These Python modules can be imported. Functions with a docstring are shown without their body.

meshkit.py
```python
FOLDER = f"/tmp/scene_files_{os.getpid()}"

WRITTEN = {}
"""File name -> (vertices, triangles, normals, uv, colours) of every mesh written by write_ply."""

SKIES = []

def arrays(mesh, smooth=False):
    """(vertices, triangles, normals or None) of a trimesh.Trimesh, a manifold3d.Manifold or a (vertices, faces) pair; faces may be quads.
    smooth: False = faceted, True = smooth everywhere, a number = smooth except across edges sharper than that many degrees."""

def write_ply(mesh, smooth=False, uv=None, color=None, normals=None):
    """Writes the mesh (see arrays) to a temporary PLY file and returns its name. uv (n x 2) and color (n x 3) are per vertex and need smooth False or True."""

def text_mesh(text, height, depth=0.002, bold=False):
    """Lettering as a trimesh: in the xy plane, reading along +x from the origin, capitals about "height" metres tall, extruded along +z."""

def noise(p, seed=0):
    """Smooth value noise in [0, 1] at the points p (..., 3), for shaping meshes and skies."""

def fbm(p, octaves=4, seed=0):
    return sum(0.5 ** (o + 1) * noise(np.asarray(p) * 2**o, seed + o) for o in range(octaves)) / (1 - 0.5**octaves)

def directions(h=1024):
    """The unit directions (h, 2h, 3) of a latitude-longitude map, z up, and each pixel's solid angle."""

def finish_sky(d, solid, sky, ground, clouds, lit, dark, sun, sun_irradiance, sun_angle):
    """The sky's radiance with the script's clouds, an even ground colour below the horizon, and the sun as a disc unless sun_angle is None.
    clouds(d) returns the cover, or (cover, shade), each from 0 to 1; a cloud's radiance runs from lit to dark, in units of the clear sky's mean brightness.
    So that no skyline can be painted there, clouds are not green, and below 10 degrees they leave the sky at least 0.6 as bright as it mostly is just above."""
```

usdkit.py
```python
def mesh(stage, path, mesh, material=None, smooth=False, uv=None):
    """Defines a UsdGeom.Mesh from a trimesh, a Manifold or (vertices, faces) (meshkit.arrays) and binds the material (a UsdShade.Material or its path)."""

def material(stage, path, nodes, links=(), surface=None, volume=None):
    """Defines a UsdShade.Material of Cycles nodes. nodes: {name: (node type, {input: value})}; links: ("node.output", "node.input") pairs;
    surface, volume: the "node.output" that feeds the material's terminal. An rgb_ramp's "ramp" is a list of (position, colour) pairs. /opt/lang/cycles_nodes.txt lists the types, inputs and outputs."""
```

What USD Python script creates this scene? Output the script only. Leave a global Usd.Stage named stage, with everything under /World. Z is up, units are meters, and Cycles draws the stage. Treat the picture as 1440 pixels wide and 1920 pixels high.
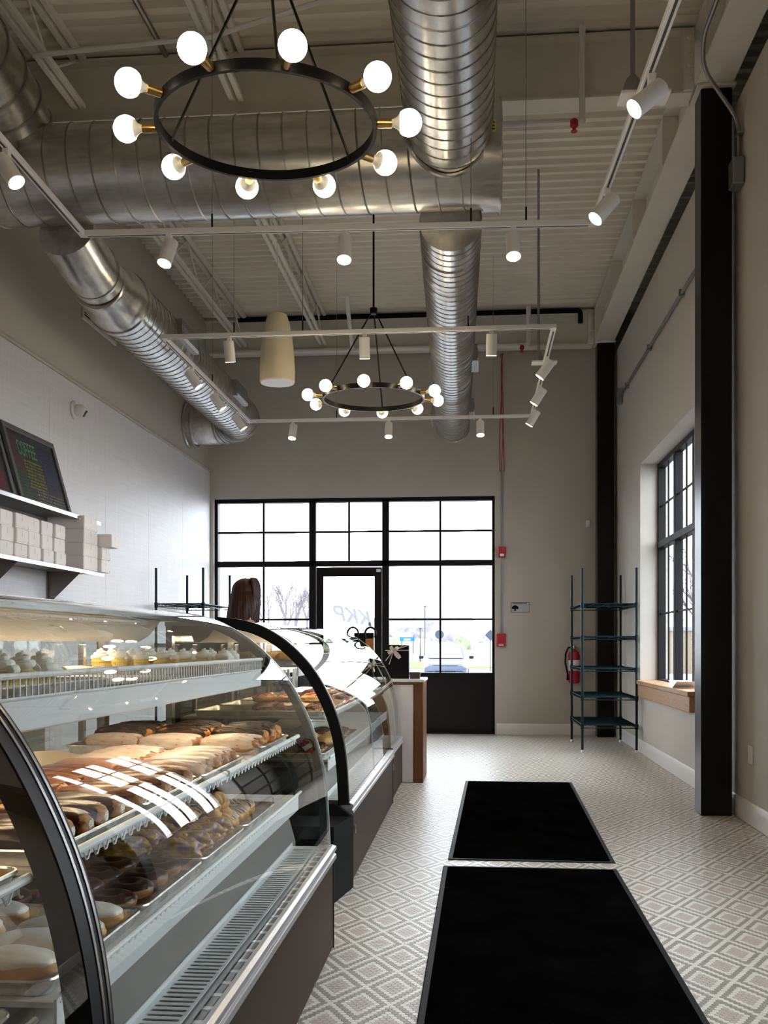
import math, random
import numpy as np, trimesh, manifold3d, usdkit, meshkit
import shapely
from shapely.geometry import Polygon, box as sbox
from shapely import affinity
from pxr import Usd, UsdGeom, UsdLux, UsdShade, Sdf, Gf, Vt

stage = Usd.Stage.CreateInMemory()
UsdGeom.SetStageUpAxis(stage, UsdGeom.Tokens.z)
UsdGeom.SetStageMetersPerUnit(stage, 1.0)
world = UsdGeom.Xform.Define(stage, '/World')
stage.SetDefaultPrim(world.GetPrim())
rng = random.Random(11)
nrg = np.random.default_rng(7)

# ------------------------------------------------------------ camera, sky, exposure
cam = UsdGeom.Camera.Define(stage, '/World/camera')
YAW = 5.06
cam.AddTranslateOp().Set(Gf.Vec3d(0, 0, 1.15))
cam.AddRotateXYZOp().Set(Gf.Vec3f(90, 0, YAW))
cam.CreateHorizontalApertureAttr(24.0)
cam.CreateVerticalApertureAttr(32.0)
cam.CreateFocalLengthAttr(32.0)
cam.CreateVerticalApertureOffsetAttr(248 / 1920 * 32.0)
cam.CreateClippingRangeAttr(Gf.Vec2f(0.05, 1000))
cam.CreateExposureAttr(1.62)

sky = UsdLux.DomeLight.Define(stage, '/World/overcast_sky')       # even bright overcast
sky.CreateIntensityAttr(1.0)
sky.CreateColorAttr(Gf.Vec3f(0.91, 0.97, 1.07))

# ------------------------------------------------------------ helpers
counts = {}
def numbered(name, parent='/World'):
    k = (parent, name); n = counts.get(k, 0); counts[k] = n + 1
    return name if n == 0 else f'{name}_{n:03d}'

LOOKS = {}
def graph(name, nodes, links, surface):
    m = usdkit.material(stage, f'/World/Looks/{name}', nodes, links, surface=surface)
    LOOKS[name] = m
    return m

def mat(name, color, rough=0.5, metal=0.0, var=0.0, vscale=8.0, bump=0.0, bscale=60.0, bdist=0.002, stretch=None, rvar=0.0, **kw):
    p = {'base_color': color, 'roughness': rough, 'metallic': metal}
    p.update(kw)
    nodes, links = {'p': ('principled_bsdf', p)}, []
    if var or bump or rvar:
        nodes['tc'] = ('texture_coordinate', {})
        src = 'tc.object'
        if stretch:
            nodes['mp'] = ('mapping', {'scale': stretch}); links.append(('tc.object', 'mp.vector')); src = 'mp.vector'
    if var or rvar:
        nodes['n'] = ('noise_texture', {'scale': vscale, 'detail': 4.0, 'roughness': 0.6}); links.append((src, 'n.vector'))
    if var:
        c = np.array(color)
        nodes['r'] = ('rgb_ramp', {'ramp': [(0.25, tuple(np.clip(c * (1 - var), 0, 1))), (0.75, tuple(np.clip(c * (1 + var), 0, 1)))]})
        links += [('n.fac', 'r.fac'), ('r.color', 'p.base_color')]
    if rvar:
        nodes['rr'] = ('map_range', {'from_min': 0.3, 'from_max': 0.7, 'to_min': max(0.02, rough - rvar), 'to_max': rough + rvar})
        links += [('n.fac', 'rr.value'), ('rr.result', 'p.roughness')]
    if bump:
        nodes['bn'] = ('noise_texture', {'scale': bscale, 'detail': 3.0}); links.append((src, 'bn.vector'))
        nodes['b'] = ('bump', {'strength': bump, 'distance': bdist}); links += [('bn.fac', 'b.height'), ('b.normal', 'p.normal')]
    return graph(name, nodes, links, 'p.BSDF')

def glass(name, tint=(1, 1, 1), ior=1.5, gloss=(1, 1, 1), rough=0.0):
    """thin pane: transparent mixed with glossy by fresnel, reflecting on the outer side of each face only"""
    return graph(name, {
        'g': ('geometry', {}), 'i': ('map_range', {'from_min': 0.0, 'from_max': 1.0, 'to_min': ior, 'to_max': 1.0}),
        'f': ('fresnel', {}), 't': ('transparent_bsdf', {'color': tint}),
        's': ('glossy_bsdf', {'color': gloss, 'roughness': rough}), 'm': ('mix_closure', {})},
        [('g.backfacing', 'i.value'), ('i.result', 'f.IOR'), ('f.fac', 'm.fac'), ('t.BSDF', 'm.closure1'), ('s.BSDF', 'm.closure2')], 'm.closure')

def emit(name, color, strength):
    return graph(name, {'e': ('emission', {'color': color, 'strength': strength})}, [], 'e.emission')

LOC = {}
def thing(name, label, cat, loc=(0, 0, 0), rotz=0.0, group=None, kind=None, tilt=None):
    path = '/World/' + numbered(name)
    x = UsdGeom.Xform.Define(stage, path)
    x.AddTranslateOp().Set(Gf.Vec3d(*map(float, loc)))
    x.AddRotateXYZOp().Set(Gf.Vec3f(*(tilt or (0, 0, float(rotz)))))
    o = x.GetPrim()
    o.SetCustomDataByKey('label', label); o.SetCustomDataByKey('category', cat)
    if group: o.SetCustomDataByKey('group', group)
    if kind: o.SetCustomDataByKey('kind', kind)
    LOC[path] = np.array(loc, float)
    return o

def tri(m):
    if hasattr(m, 'to_mesh'):
        k = m.to_mesh(); return trimesh.Trimesh(k.vert_properties[:, :3], k.tri_verts, process=False)
    return m

def part(name, mesh, material, parent, label=None, kind=None, smooth=30, local=False):
    """one Mesh prim under parent; the mesh is given in world coordinates unless local"""
    pp = str(parent.GetPath()); path = pp + '/' + numbered(name, pp)
    mesh = tri(mesh).copy()
    base = LOC.get(pp, np.zeros(3))
    if not local: mesh.apply_translation(-base)
    m = usdkit.mesh(stage, path, mesh, material, smooth=smooth)
    o = m.GetPrim()
    if label: o.SetCustomDataByKey('label', label)
    if kind: o.SetCustomDataByKey('kind', kind)
    LOC[path] = base if not local else np.zeros(3)
    return o

def struct(name, mesh, material, parent=None, smooth=30, kind='structure', label=None, cat=None):
    p = '/World' if parent is None else str(parent.GetPath())
    path = p + '/' + numbered(name, p)
    o = usdkit.mesh(stage, path, tri(mesh), material, smooth=smooth).GetPrim()
    if parent is None and kind: o.SetCustomDataByKey('kind', kind)
    if label: o.SetCustomDataByKey('label', label)
    if cat: o.SetCustomDataByKey('category', cat)
    LOC[path] = np.zeros(3)
    return o

def dup(root, loc, rotz=0.0, label=None, group=None, tilt=None):
    was = root.GetCustomData()
    base = root.GetName()
    stem = base[:-4] if base[-4:-3] == '_' and base[-3:].isdigit() else base
    path = '/World/' + numbered(stem)
    x = UsdGeom.Xform.Define(stage, path); r = x.GetPrim()
    r.GetReferences().AddInternalReference(root.GetPath()); r.SetInstanceable(True)
    r.GetAttribute('xformOp:translate').Set(Gf.Vec3d(*map(float, loc)))
    r.GetAttribute('xformOp:rotateXYZ').Set(Gf.Vec3f(*map(float, tilt or (0, 0, rotz))))
    r.SetCustomDataByKey('label', label or was['label']); r.SetCustomDataByKey('category', was['category'])
    g = group or was.get('group')
    if g: r.SetCustomDataByKey('group', g)
    return r

class Repeat:
    """builds a thing the first time, references it afterwards"""
    def __init__(self, build): self.build, self.first = build, None
    def __call__(self, loc, label, rotz=0.0, group=None, tilt=None):
        if self.first is None:
            self.first = self.build(loc, label, rotz, group, tilt); return self.first
        return dup(self.first, loc, rotz, label, group, tilt)

def cat_(*ms):
    ms = [tri(m) for m in ms]
    return trimesh.util.concatenate(ms)

def bx(x0, x1, y0, y1, z0, z1):
    m = trimesh.creation.box([abs(x1 - x0), abs(y1 - y0), abs(z1 - z0)])
    m.apply_translation([(x0 + x1) / 2, (y0 + y1) / 2, (z0 + z1) / 2]); return m

def rb(x0, x1, y0, y1, z0, z1, b=0.004):
    """chamfered box"""
    c = np.array([(x0 + x1) / 2, (y0 + y1) / 2, (z0 + z1) / 2]); h = np.abs([x1 - x0, y1 - y0, z1 - z0]) / 2
    b = min(b, h.min() * 0.9); pts = []
    for sx in (-1, 1):
        for sy in (-1, 1):
            for sz in (-1, 1):
                s = np.array([sx, sy, sz])
                for k in range(3):
                    q = h - b; q = q.copy(); q[k] = h[k]; pts.append(c + s * q)
    return trimesh.Trimesh(np.array(pts), process=False).convex_hull if False else trimesh.convex.convex_hull(np.array(pts))

def tube(path, r, n=8, closed=False, caps=True):
    p = np.asarray(path, float); N = len(p)
    if closed: t = np.roll(p, -1, 0) - np.roll(p, 1, 0)
    else:
        t = np.gradient(p, axis=0)
    t /= np.maximum(np.linalg.norm(t, axis=1, keepdims=True), 1e-9)
    a = np.array([0, 0, 1.0]) if abs(t[0, 2]) < 0.9 else np.array([1.0, 0, 0])
    u = np.cross(t[0], a); u /= np.linalg.norm(u); U = [u]
    for k in range(1, N):
        u = U[-1] - t[k] * np.dot(U[-1], t[k]); u /= max(np.linalg.norm(u), 1e-9); U.append(u)
    U = np.array(U); V = np.cross(t, U)
    r = np.broadcast_to(np.asarray(r, float), (N,))
    th = np.linspace(0, 2 * np.pi, n, endpoint=False)
    v = p[:, None] + r[:, None, None] * (U[:, None] * np.cos(th)[None, :, None] + V[:, None] * np.sin(th)[None, :, None])
    v = v.reshape(-1, 3); f = []
    i = np.arange(N if closed else N - 1)[:, None]; j = np.arange(n)[None]
    A = i * n + j; B = i * n + (j + 1) % n; C = ((i + 1) % N) * n + (j + 1) % n; D = ((i + 1) % N) * n + j
    f = np.concatenate([np.stack([A, B, C], -1).reshape(-1, 3), np.stack([A, C, D], -1).reshape(-1, 3)])
    if caps and not closed:
        v = np.vstack([v, p[0], p[-1]]); c0, c1 = len(v) - 2, len(v) - 1; e = (N - 1) * n
        f = np.vstack([f, [[c0, (k + 1) % n, k] for k in range(n)], [[c1, e + k, e + (k + 1) % n] for k in range(n)]])
    return trimesh.Trimesh(v, f, process=False)

def rod(a, b, r, n=10, r2=None):
    return tube(np.array([a, b], float), [r, r if r2 is None else r2], n)

def lathe(profile, n=32, caps=True):
    """profile [(r, z), ...] bottom to top around z"""
    p = np.asarray(profile, float); N = len(p); th = np.linspace(0, 2 * np.pi, n, endpoint=False)
    v = np.stack([p[:, None, 0] * np.cos(th), p[:, None, 0] * np.sin(th), np.broadcast_to(p[:, None, 1], (N, n))], -1).reshape(-1, 3)
    i = np.arange(N - 1)[:, None]; j = np.arange(n)[None]
    A = i * n + j; B = i * n + (j + 1) % n; C = (i + 1) * n + (j + 1) % n; D = (i + 1) * n + j
    f = np.concatenate([np.stack([A, B, C], -1).reshape(-1, 3), np.stack([A, C, D], -1).reshape(-1, 3)])
    if caps:
        v = np.vstack([v, [0, 0, p[0, 1]], [0, 0, p[-1, 1]]]); a, b = len(v) - 2, len(v) - 1; e = (N - 1) * n
        f = np.vstack([f, [[a, (k + 1) % n, k] for k in range(n)], [[b, e + k, e + (k + 1) % n] for k in range(n)]])
    m = trimesh.Trimesh(v, f, process=True, merge_norm=True)
    m.update_faces(m.nondegenerate_faces()); return m

def ext(poly, h):
    gs = getattr(poly, 'geoms', [poly])
    return trimesh.util.concatenate([trimesh.creation.extrude_polygon(g, h, engine='earcut') for g in gs])

def remap(m, fn):
    m = m.copy(); m.vertices = fn(np.array(m.vertices))
    v, f = m.vertices, m.faces
    if np.einsum('ij,ij->i', v[f[:, 0]], np.cross(v[f[:, 1]], v[f[:, 2]])).sum() < 0: m.faces = f[:, ::-1]
    return m

def ext_y(poly, y0, y1):                 # polygon in (x, z), extruded along y
    if not hasattr(poly, 'exterior') and not hasattr(poly, 'geoms'): poly = Polygon(poly)
    return remap(ext(poly, y1 - y0), lambda v: np.stack([v[:, 0], y0 + v[:, 2], v[:, 1]], 1))
def ext_x(poly, x0, x1):                 # polygon in (y, z), extruded along x
    if not hasattr(poly, 'exterior') and not hasattr(poly, 'geoms'): poly = Polygon(poly)
    return remap(ext(poly, x1 - x0), lambda v: np.stack([x0 + v[:, 2], v[:, 0], v[:, 1]], 1))
def ext_z(poly, z0, z1):
    if not hasattr(poly, 'exterior') and not hasattr(poly, 'geoms'): poly = Polygon(poly)
    m = ext(poly, z1 - z0); m.apply_translation([0, 0, z0]); return m

def align(m, origin, zaxis, xhint=(1, 0, 0)):
    """moves a mesh built around the origin along +z to origin, its z pointing along zaxis"""
    z = np.array(zaxis, float); z /= np.linalg.norm(z); x = np.array(xhint, float)
    if abs(np.dot(x, z)) > 0.95: x = np.array([0, 1.0, 0])
    x -= z * np.dot(x, z); x /= np.linalg.norm(x); y = np.cross(z, x)
    T = np.eye(4); T[:3, 0], T[:3, 1], T[:3, 2], T[:3, 3] = x, y, z, origin
    m = m.copy(); m.apply_transform(T); return m

ORD = ['first', 'second', 'third', 'fourth', 'fifth', 'sixth', 'seventh', 'eighth', 'ninth', 'tenth', 'eleventh', 'twelfth', 'thirteenth', 'fourteenth', 'fifteenth']
# ------------------------------------------------------------ materials
W_LEFT, W_RIGHT, Y_BACK = -3.46, 1.76, 13.14
paint_wall = mat('greige_paint', (0.485, 0.45, 0.395), 0.75, var=0.03, vscale=3, bump=0.15, bscale=180, bdist=0.001)
paint_white = mat('white_paint', (0.74, 0.73, 0.71), 0.45)
trim_white = mat('trim_white', (0.72, 0.70, 0.67), 0.4)
steel_white = mat('painted_steel', (0.72, 0.69, 0.62), 0.5, var=0.04, vscale=5)
deck_mat = mat('deck_paint', (0.80, 0.76, 0.67), 0.5, var=0.05, vscale=2)
black_metal = mat('black_frame', (0.003, 0.003, 0.0033), 0.5, specular_ior_level=0.2)
black_gloss = mat('black_gloss', (0.003, 0.003, 0.0033), 0.3, specular_ior_level=0.25)
black_matte = mat('black_matte', (0.004, 0.004, 0.004), 0.7, specular_ior_level=0.15)
grout = mat('grout', (0.20, 0.19, 0.175), 0.8, var=0.1, vscale=6)
shade_dark = mat('painted_shade_dark', (0.02, 0.02, 0.02), 0.9)  # near black, paints the shade at the top of the right wall
pane = glass('window_glass', (0.97, 0.985, 0.98), 1.45)
oak = mat('oak', (0.42, 0.23, 0.10), 0.4, var=0.25, vscale=6, stretch=(8, 1, 8), bump=0.1, bscale=30)
walnut = mat('walnut', (0.135, 0.050, 0.014), 0.45, specular_ior_level=0.3, var=0.3, vscale=5, stretch=(10, 10, 1.2))

# woven wall covering on the left wall boards
graph('woven_panel', {
    'tc': ('texture_coordinate', {}), 'm1': ('mapping', {'scale': (1, 3, 130)}), 'm2': ('mapping', {'scale': (1, 150, 3)}),
    'n1': ('noise_texture', {'scale': 1.0, 'detail': 3.0}), 'n2': ('noise_texture', {'scale': 1.0, 'detail': 3.0}),
    'add': ('math', {'math_type': 'add'}), 'r': ('rgb_ramp', {'ramp': [(0.36, (0.58, 0.56, 0.565)), (0.64, (0.68, 0.66, 0.665))]}),
    'hf': ('math', {'math_type': 'multiply', 'value2': 0.5}),
    'b': ('bump', {'strength': 0.25, 'distance': 0.0015}), 'p': ('principled_bsdf', {'roughness': 0.5})},
    [('tc.object', 'm1.vector'), ('tc.object', 'm2.vector'), ('m1.vector', 'n1.vector'), ('m2.vector', 'n2.vector'),
     ('n1.fac', 'add.value1'), ('n2.fac', 'add.value2'), ('add.value', 'hf.value1'), ('hf.value', 'r.fac'), ('r.color', 'p.base_color'),
     ('hf.value', 'b.height'), ('b.normal', 'p.normal')], 'p.BSDF')
# galvanised sheet: large spangle in brightness and gloss, brushed along the length
def galv(name, stretch, base=0.62, rough=0.3):
    return graph(name, {
        'tc': ('texture_coordinate', {}), 'mp': ('mapping', {'scale': stretch}),
        'n': ('noise_texture', {'scale': 4.0, 'detail': 2.0}), 'v': ('noise_texture', {'scale': 9.0, 'detail': 2.0}),
        'r': ('rgb_ramp', {'ramp': [(0.3, (base * 0.88, base * 0.86, base * 0.82)), (0.7, (base * 1.08, base * 1.06, base * 1.01))]}),
        'rr': ('map_range', {'from_min': 0.0, 'from_max': 1.0, 'to_min': rough - 0.02, 'to_max': rough + 0.05}),
        'b': ('bump', {'strength': 0.05, 'distance': 0.004}),
        'p': ('principled_bsdf', {'metallic': 1.0})},
        [('tc.object', 'mp.vector'), ('mp.vector', 'n.vector'), ('tc.object', 'v.vector'), ('n.fac', 'r.fac'), ('r.color', 'p.base_color'),
         ('v.fac', 'rr.value'), ('rr.result', 'p.roughness'), ('n.fac', 'b.height'), ('b.normal', 'p.normal')], 'p.BSDF')
galv_x = galv('galvanised_across', (1.5, 9, 9), 0.60, 0.27)
galv_y = galv('galvanised_along', (9, 1.5, 9), 0.66, 0.22)
seam_mat = mat('duct_seam', (0.34, 0.33, 0.32), 0.4, metal=1.0)
steel = mat('stainless', (0.62, 0.61, 0.60), 0.24, metal=1.0)
alu = mat('aluminium', (0.74, 0.74, 0.75), 0.34, metal=1.0)

# ------------------------------------------------------------ the shell
mat_tile_w = mat('tile_white', (0.66, 0.62, 0.56), 0.36, var=0.05, vscale=30)
mat_tile_g = mat('tile_grey', (0.27, 0.245, 0.195), 0.38, var=0.07, vscale=30)
mat_tile_b = mat('tile_beige', (0.44, 0.385, 0.335), 0.38, var=0.06, vscale=30)
floor = struct('floor', bx(-3.7, 2.1, -1.2, 13.4, -0.12, -0.0025), grout)
PITCH, NT = 0.0213, 9
LAT = PITCH * NT
C0 = np.array([-0.365, 3.423])
def build_tiles():
    dx, dy = PITCH, PITCH * math.sqrt(3) / 2
    r0, r1 = int((2.85 - C0[1]) / dy) - 1, int((Y_BACK - C0[1]) / dy) + 1
    pts, ring = [], []
    for r in range(r0, r1 + 1):
        y = C0[1] + r * dy
        xl = -0.75 if y < 8.3 else (-0.9 if y < 9.4 else -1.3)
        xs = np.arange(math.floor((xl - C0[0]) / dx - r / 2), math.ceil((1.75 - C0[0]) / dx - r / 2) + 1)
        # lattice coordinates along the two diagonals: p = a*(1/2, s3/2) + b*(-1/2, s3/2)
        x = C0[0] + (xs + r / 2) * dx
        u = (x - C0[0]) / dx; a = np.round(r / 2 * 1.0 + u).astype(int) if False else np.round((r + 2 * u) / 2).astype(int)
        b = r - a
        d = np.minimum(np.minimum(a % NT, (-a) % NT), np.minimum(b % NT, (-b) % NT))
        ok = (x > xl) & (x < 1.738)
        pts.append(np.stack([x[ok], np.full(ok.sum(), y)], 1)); ring.append(d[ok])
    return np.vstack(pts), np.concatenate(ring)
TP, TR = build_tiles()
def on_mat(p):
    x, y = p[:, 0], p[:, 1]
    return ((x > -0.12) & (x < 0.66) & (y < 5.2)) | ((x > -0.07) & (x < 0.71) & (y > 5.6) & (y < 8.4))
keep = ~on_mat(TP); TP, TR = TP[keep], TR[keep]
cy, sy_ = math.cos(math.radians(YAW)), math.sin(math.radians(YAW))
zc = TP[:, 1] * cy - TP[:, 0] * sy_; rc = TP[:, 0] * cy + TP[:, 1] * sy_
uu = 720 + 1920 * rc / zc; vv = 1208 + 1920 * 1.15 / zc
inview = (uu > 5) & (uu < 1435) & (vv < 1915)
hid = (TP[:, 0] < -0.50) | ((TP[:, 0] > -0.21) & (TP[:, 0] < 0.75) & (TP[:, 1] < 5.33))
dist = np.hypot(TP[:, 0], TP[:, 1]); dist[~inview | hid] = 1e9
single = np.argsort(dist, kind='stable')[:298]
isolo = np.zeros(len(TP), bool); isolo[single] = True
ang = np.radians(30 + 60 * np.arange(6)); RT = PITCH / math.sqrt(3) * 0.955
hexo = np.stack([np.cos(ang), np.sin(ang)], 1) * RT
def tile_mesh(P, jitter=True):
    n = len(P); z = nrg.uniform(-0.0004, 0.0, n) if jitter else np.zeros(n)
    top = np.concatenate([np.repeat(P[:, None], 6, 1) + hexo * 0.93, np.broadcast_to(z[:, None, None], (n, 6, 1))], -1)
    rim = np.concatenate([np.repeat(P[:, None], 6, 1) + hexo, np.broadcast_to((z - 0.0008)[:, None, None], (n, 6, 1))], -1)
    bot = np.concatenate([np.repeat(P[:, None], 6, 1) + hexo, np.full((n, 6, 1), -0.003)], -1)
    v = np.concatenate([top, rim, bot], 1)
    f = [[0, k, k + 1] for k in range(1, 5)]
    for a, b in ((0, 6), (6, 12)):
        for k in range(6):
            q = (k + 1) % 6; f += [[a + k, b + k, b + q], [a + k, b + q, a + q]]
    f = np.array(f)
    return trimesh.Trimesh(v.reshape(-1, 3), (f[None] + np.arange(n)[:, None, None] * 18).reshape(-1, 3), process=False)
MT = {0: mat_tile_w, 1: mat_tile_g, 2: mat_tile_w, 3: mat_tile_b, 4: mat_tile_b}
for k in single:
    part('hexagonal_tile', tile_mesh(TP[k:k + 1]), MT[int(TR[k])], floor, smooth=False)
for m, rings in ((mat_tile_w, (0, 2)), (mat_tile_g, (1,)), (mat_tile_b, (3, 4))):
    part('hexagonal_tile_field', tile_mesh(TP[np.isin(TR, rings) & ~isolo]), m, floor, kind='stuff', smooth=False)

def cut(solid, *holes):
    def mf(t): return manifold3d.Manifold(manifold3d.Mesh(np.array(t.vertices, np.float32), np.array(t.faces, np.uint32)))
    s = mf(solid)
    for h in holes: s = s - mf(h)
    return tri(s)

SF_L, SF_R, SF_T = -3.40, 0.257, 3.05
wall_back = struct('wall_back', cut(bx(-3.75, 2.06, Y_BACK, Y_BACK + 0.30, -0.1, 5.6), bx(SF_L, SF_R, 13.0, 13.6, -0.2, SF_T)), paint_wall, smooth=False)
wall_left = struct('wall_left', bx(-3.75, W_LEFT, -1.2, Y_BACK + 0.1, -0.1, 5.6), paint_wall, smooth=False)
# woven boards, about four feet wide, up to a rail
ys = [10.6 - 1.27 * k for k in range(9)][::-1]; ys = ys + [11.87, Y_BACK - 0.005]
for a, b in zip(ys[:-1], ys[1:]):
    part('wall_board', rb(W_LEFT - 0.01, W_LEFT + 0.014, a + 0.0012, b - 0.0012, 0.0, 3.40, 0.0015), LOOKS['woven_panel'], wall_left, smooth=False)
part('rail_moulding', ext_y([(W_LEFT, 3.40), (W_LEFT + 0.03, 3.40), (W_LEFT + 0.034, 3.415), (W_LEFT + 0.022, 3.44), (W_LEFT, 3.45)], -1.1, Y_BACK), paint_wall, wall_left)
W1A, W1B, W2A, W2B, WS, WT = 8.42, 11.13, 2.5, 5.6, 0.734, 3.07
RWX = 2.06
WTOP = 4.80
wall_right = struct('wall_right', cut(bx(W_RIGHT, RWX, -1.2, Y_BACK + 0.1, -0.1, WTOP), bx(1.6, 2.2, W1A, W1B, WS, WT), bx(1.6, 2.2, W2A, W2B, WS, WT)), paint_wall, smooth=False)
struct('shade_strip_1', bx(RWX, RWX + 0.08, -1.2, Y_BACK + 0.2, 4.6, 5.6), shade_dark, smooth=False)  # dark strip put above the wall in place of shade beside the beam
struct('wall_front', bx(-3.75, 2.1, -1.4, -1.2, -0.1, 5.6), paint_wall, smooth=False)
def base_profile(s):   # s = +1: room on the +side
    return [(0, 0), (s * 0.016, 0), (s * 0.016, 0.10), (s * 0.010, 0.118), (s * 0.010, 0.128), (s * 0.004, 0.14), (0, 0.14)]
struct('baseboard_right', ext_y([(W_RIGHT + x, z) for x, z in base_profile(-1)], -1.0, Y_BACK), trim_white)
struct('baseboard_back', ext_x([(Y_BACK + x, z) for x, z in base_profile(-1)], SF_R + 0.02, 1.75), trim_white)
# ceiling: ribbed steel deck, ribs across the room
prof, y = [], -1.2
PR = 0.1524
while y < Y_BACK + 0.2:
    prof += [(y, 5.33), (y + 0.045, 5.33), (y + 0.060, 5.37), (y + PR - 0.015, 5.37)]; y += PR
prof = prof + [(y, 5.45), (-1.2, 5.45)]
struct('ceiling', ext_x(prof, -3.5, 2.10), deck_mat, smooth=False)

def storefront_bar(parent, name, *a, b=0.004): return part(name, rb(*a, b), black_metal, parent, smooth=False)
# ---- glazed front: frame, mullions, thin muntins, panes, black panel below
Y0, Y1 = 13.20, 13.31
xm = [SF_L, -2.105, -1.150, SF_R]
wn1 = struct('window_1', cat_(rb(SF_L, SF_L + 0.04, Y0, Y1, 0, SF_T), rb(SF_R - 0.035, SF_R, Y0, Y1, 0, SF_T), rb(SF_L, SF_R, Y0, Y1, SF_T - 0.05, SF_T),
                              rb(SF_L, xm[1] - 0.045, Y0, Y1, 0, 0.06), rb(xm[2] + 0.04, SF_R, Y0, Y1, 0, 0.06)), black_metal, smooth=False)
def sill_panels(a, b):
    part('kick_panel', rb(a, b, Y0 + 0.02, Y1 - 0.03, 0.05, 0.74, 0.006), black_gloss, wn1, smooth=False)
    storefront_bar(wn1, 'sill_rail', a, b, Y0 - 0.005, Y1, 0.735, 0.785)
sill_panels(SF_L + 0.03, xm[1]); sill_panels(xm[2], SF_R - 0.02)
for x in (xm[1], xm[2]): storefront_bar(wn1, 'mullion', x - 0.045, x + 0.045, Y0, Y1, 0, SF_T - 0.02)
storefront_bar(wn1, 'transom', SF_L + 0.02, SF_R - 0.02, Y0, Y1, 2.165, 2.235)
cols = [(SF_L + 0.04, xm[1] - 0.045), (xm[1] + 0.045, xm[2] - 0.045), (xm[2] + 0.045, SF_R - 0.035)]
for i, (a, b) in enumerate(cols):
    for z0, z1, zm in ((2.235, 3.0, 2.614), (0.785, 2.165, 1.473)):
        if i == 1 and z0 < 1: continue
        part('pane', bx(a - 0.01, b + 0.01, Y0 + 0.05, Y0 + 0.058, z0 - 0.01, z1 + 0.01), pane, wn1, smooth=False)
        c = (a + b) / 2
        part('muntin', rb(c - 0.012, c + 0.012, Y0 + 0.033, Y0 + 0.049, z0, z1, 0.002), black_metal, wn1, smooth=False)
        part('muntin', rb(a, b, Y0 + 0.034, Y0 + 0.049, zm - 0.012, zm + 0.012, 0.002), black_metal, wn1, smooth=False)
# ---- door in the middle bay
da, db = cols[1]
door = struct('door_1', cut(rb(da + 0.005, db - 0.005, Y0 + 0.02, Y0 + 0.07, 0.01, 2.15, 0.003), bx(da + 0.095, db - 0.10, 13, 13.6, 0.25, 2.035)), black_gloss, smooth=False)
part('door_pane', bx(da + 0.085, db - 0.09, Y0 + 0.04, Y0 + 0.048, 0.24, 2.045), pane, door, smooth=False)
part('push_bar', cat_(rod((da + 0.10, Y0 - 0.04, 1.02), (db - 0.10, Y0 - 0.04, 1.02), 0.014), rod((da + 0.12, Y0 - 0.04, 1.02), (da + 0.12, Y0 + 0.03, 1.02), 0.010), rod((db - 0.12, Y0 - 0.04, 1.02), (db - 0.12, Y0 + 0.03, 1.02), 0.010)), steel, door)
part('door_tag', rb(db - 0.075, db - 0.02, Y0 + 0.012, Y0 + 0.021, 2.085, 2.125, 0.002), paint_white, door, label='small pale sticker in the upper corner of the door')
frost = graph('vinyl_letters', {'t': ('transparent_bsdf', {'color': (0.31, 0.32, 0.335)}), 'd': ('diffuse_bsdf', {'color': (0.7, 0.72, 0.78)}), 'm': ('mix_closure', {'fac': 0.1})},
              [('t.BSDF', 'm.closure1'), ('d.BSDF', 'm.closure2')], 'm.closure')
txt = meshkit.text_mesh('KKP', 0.185, 0.002, bold=True)
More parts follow.
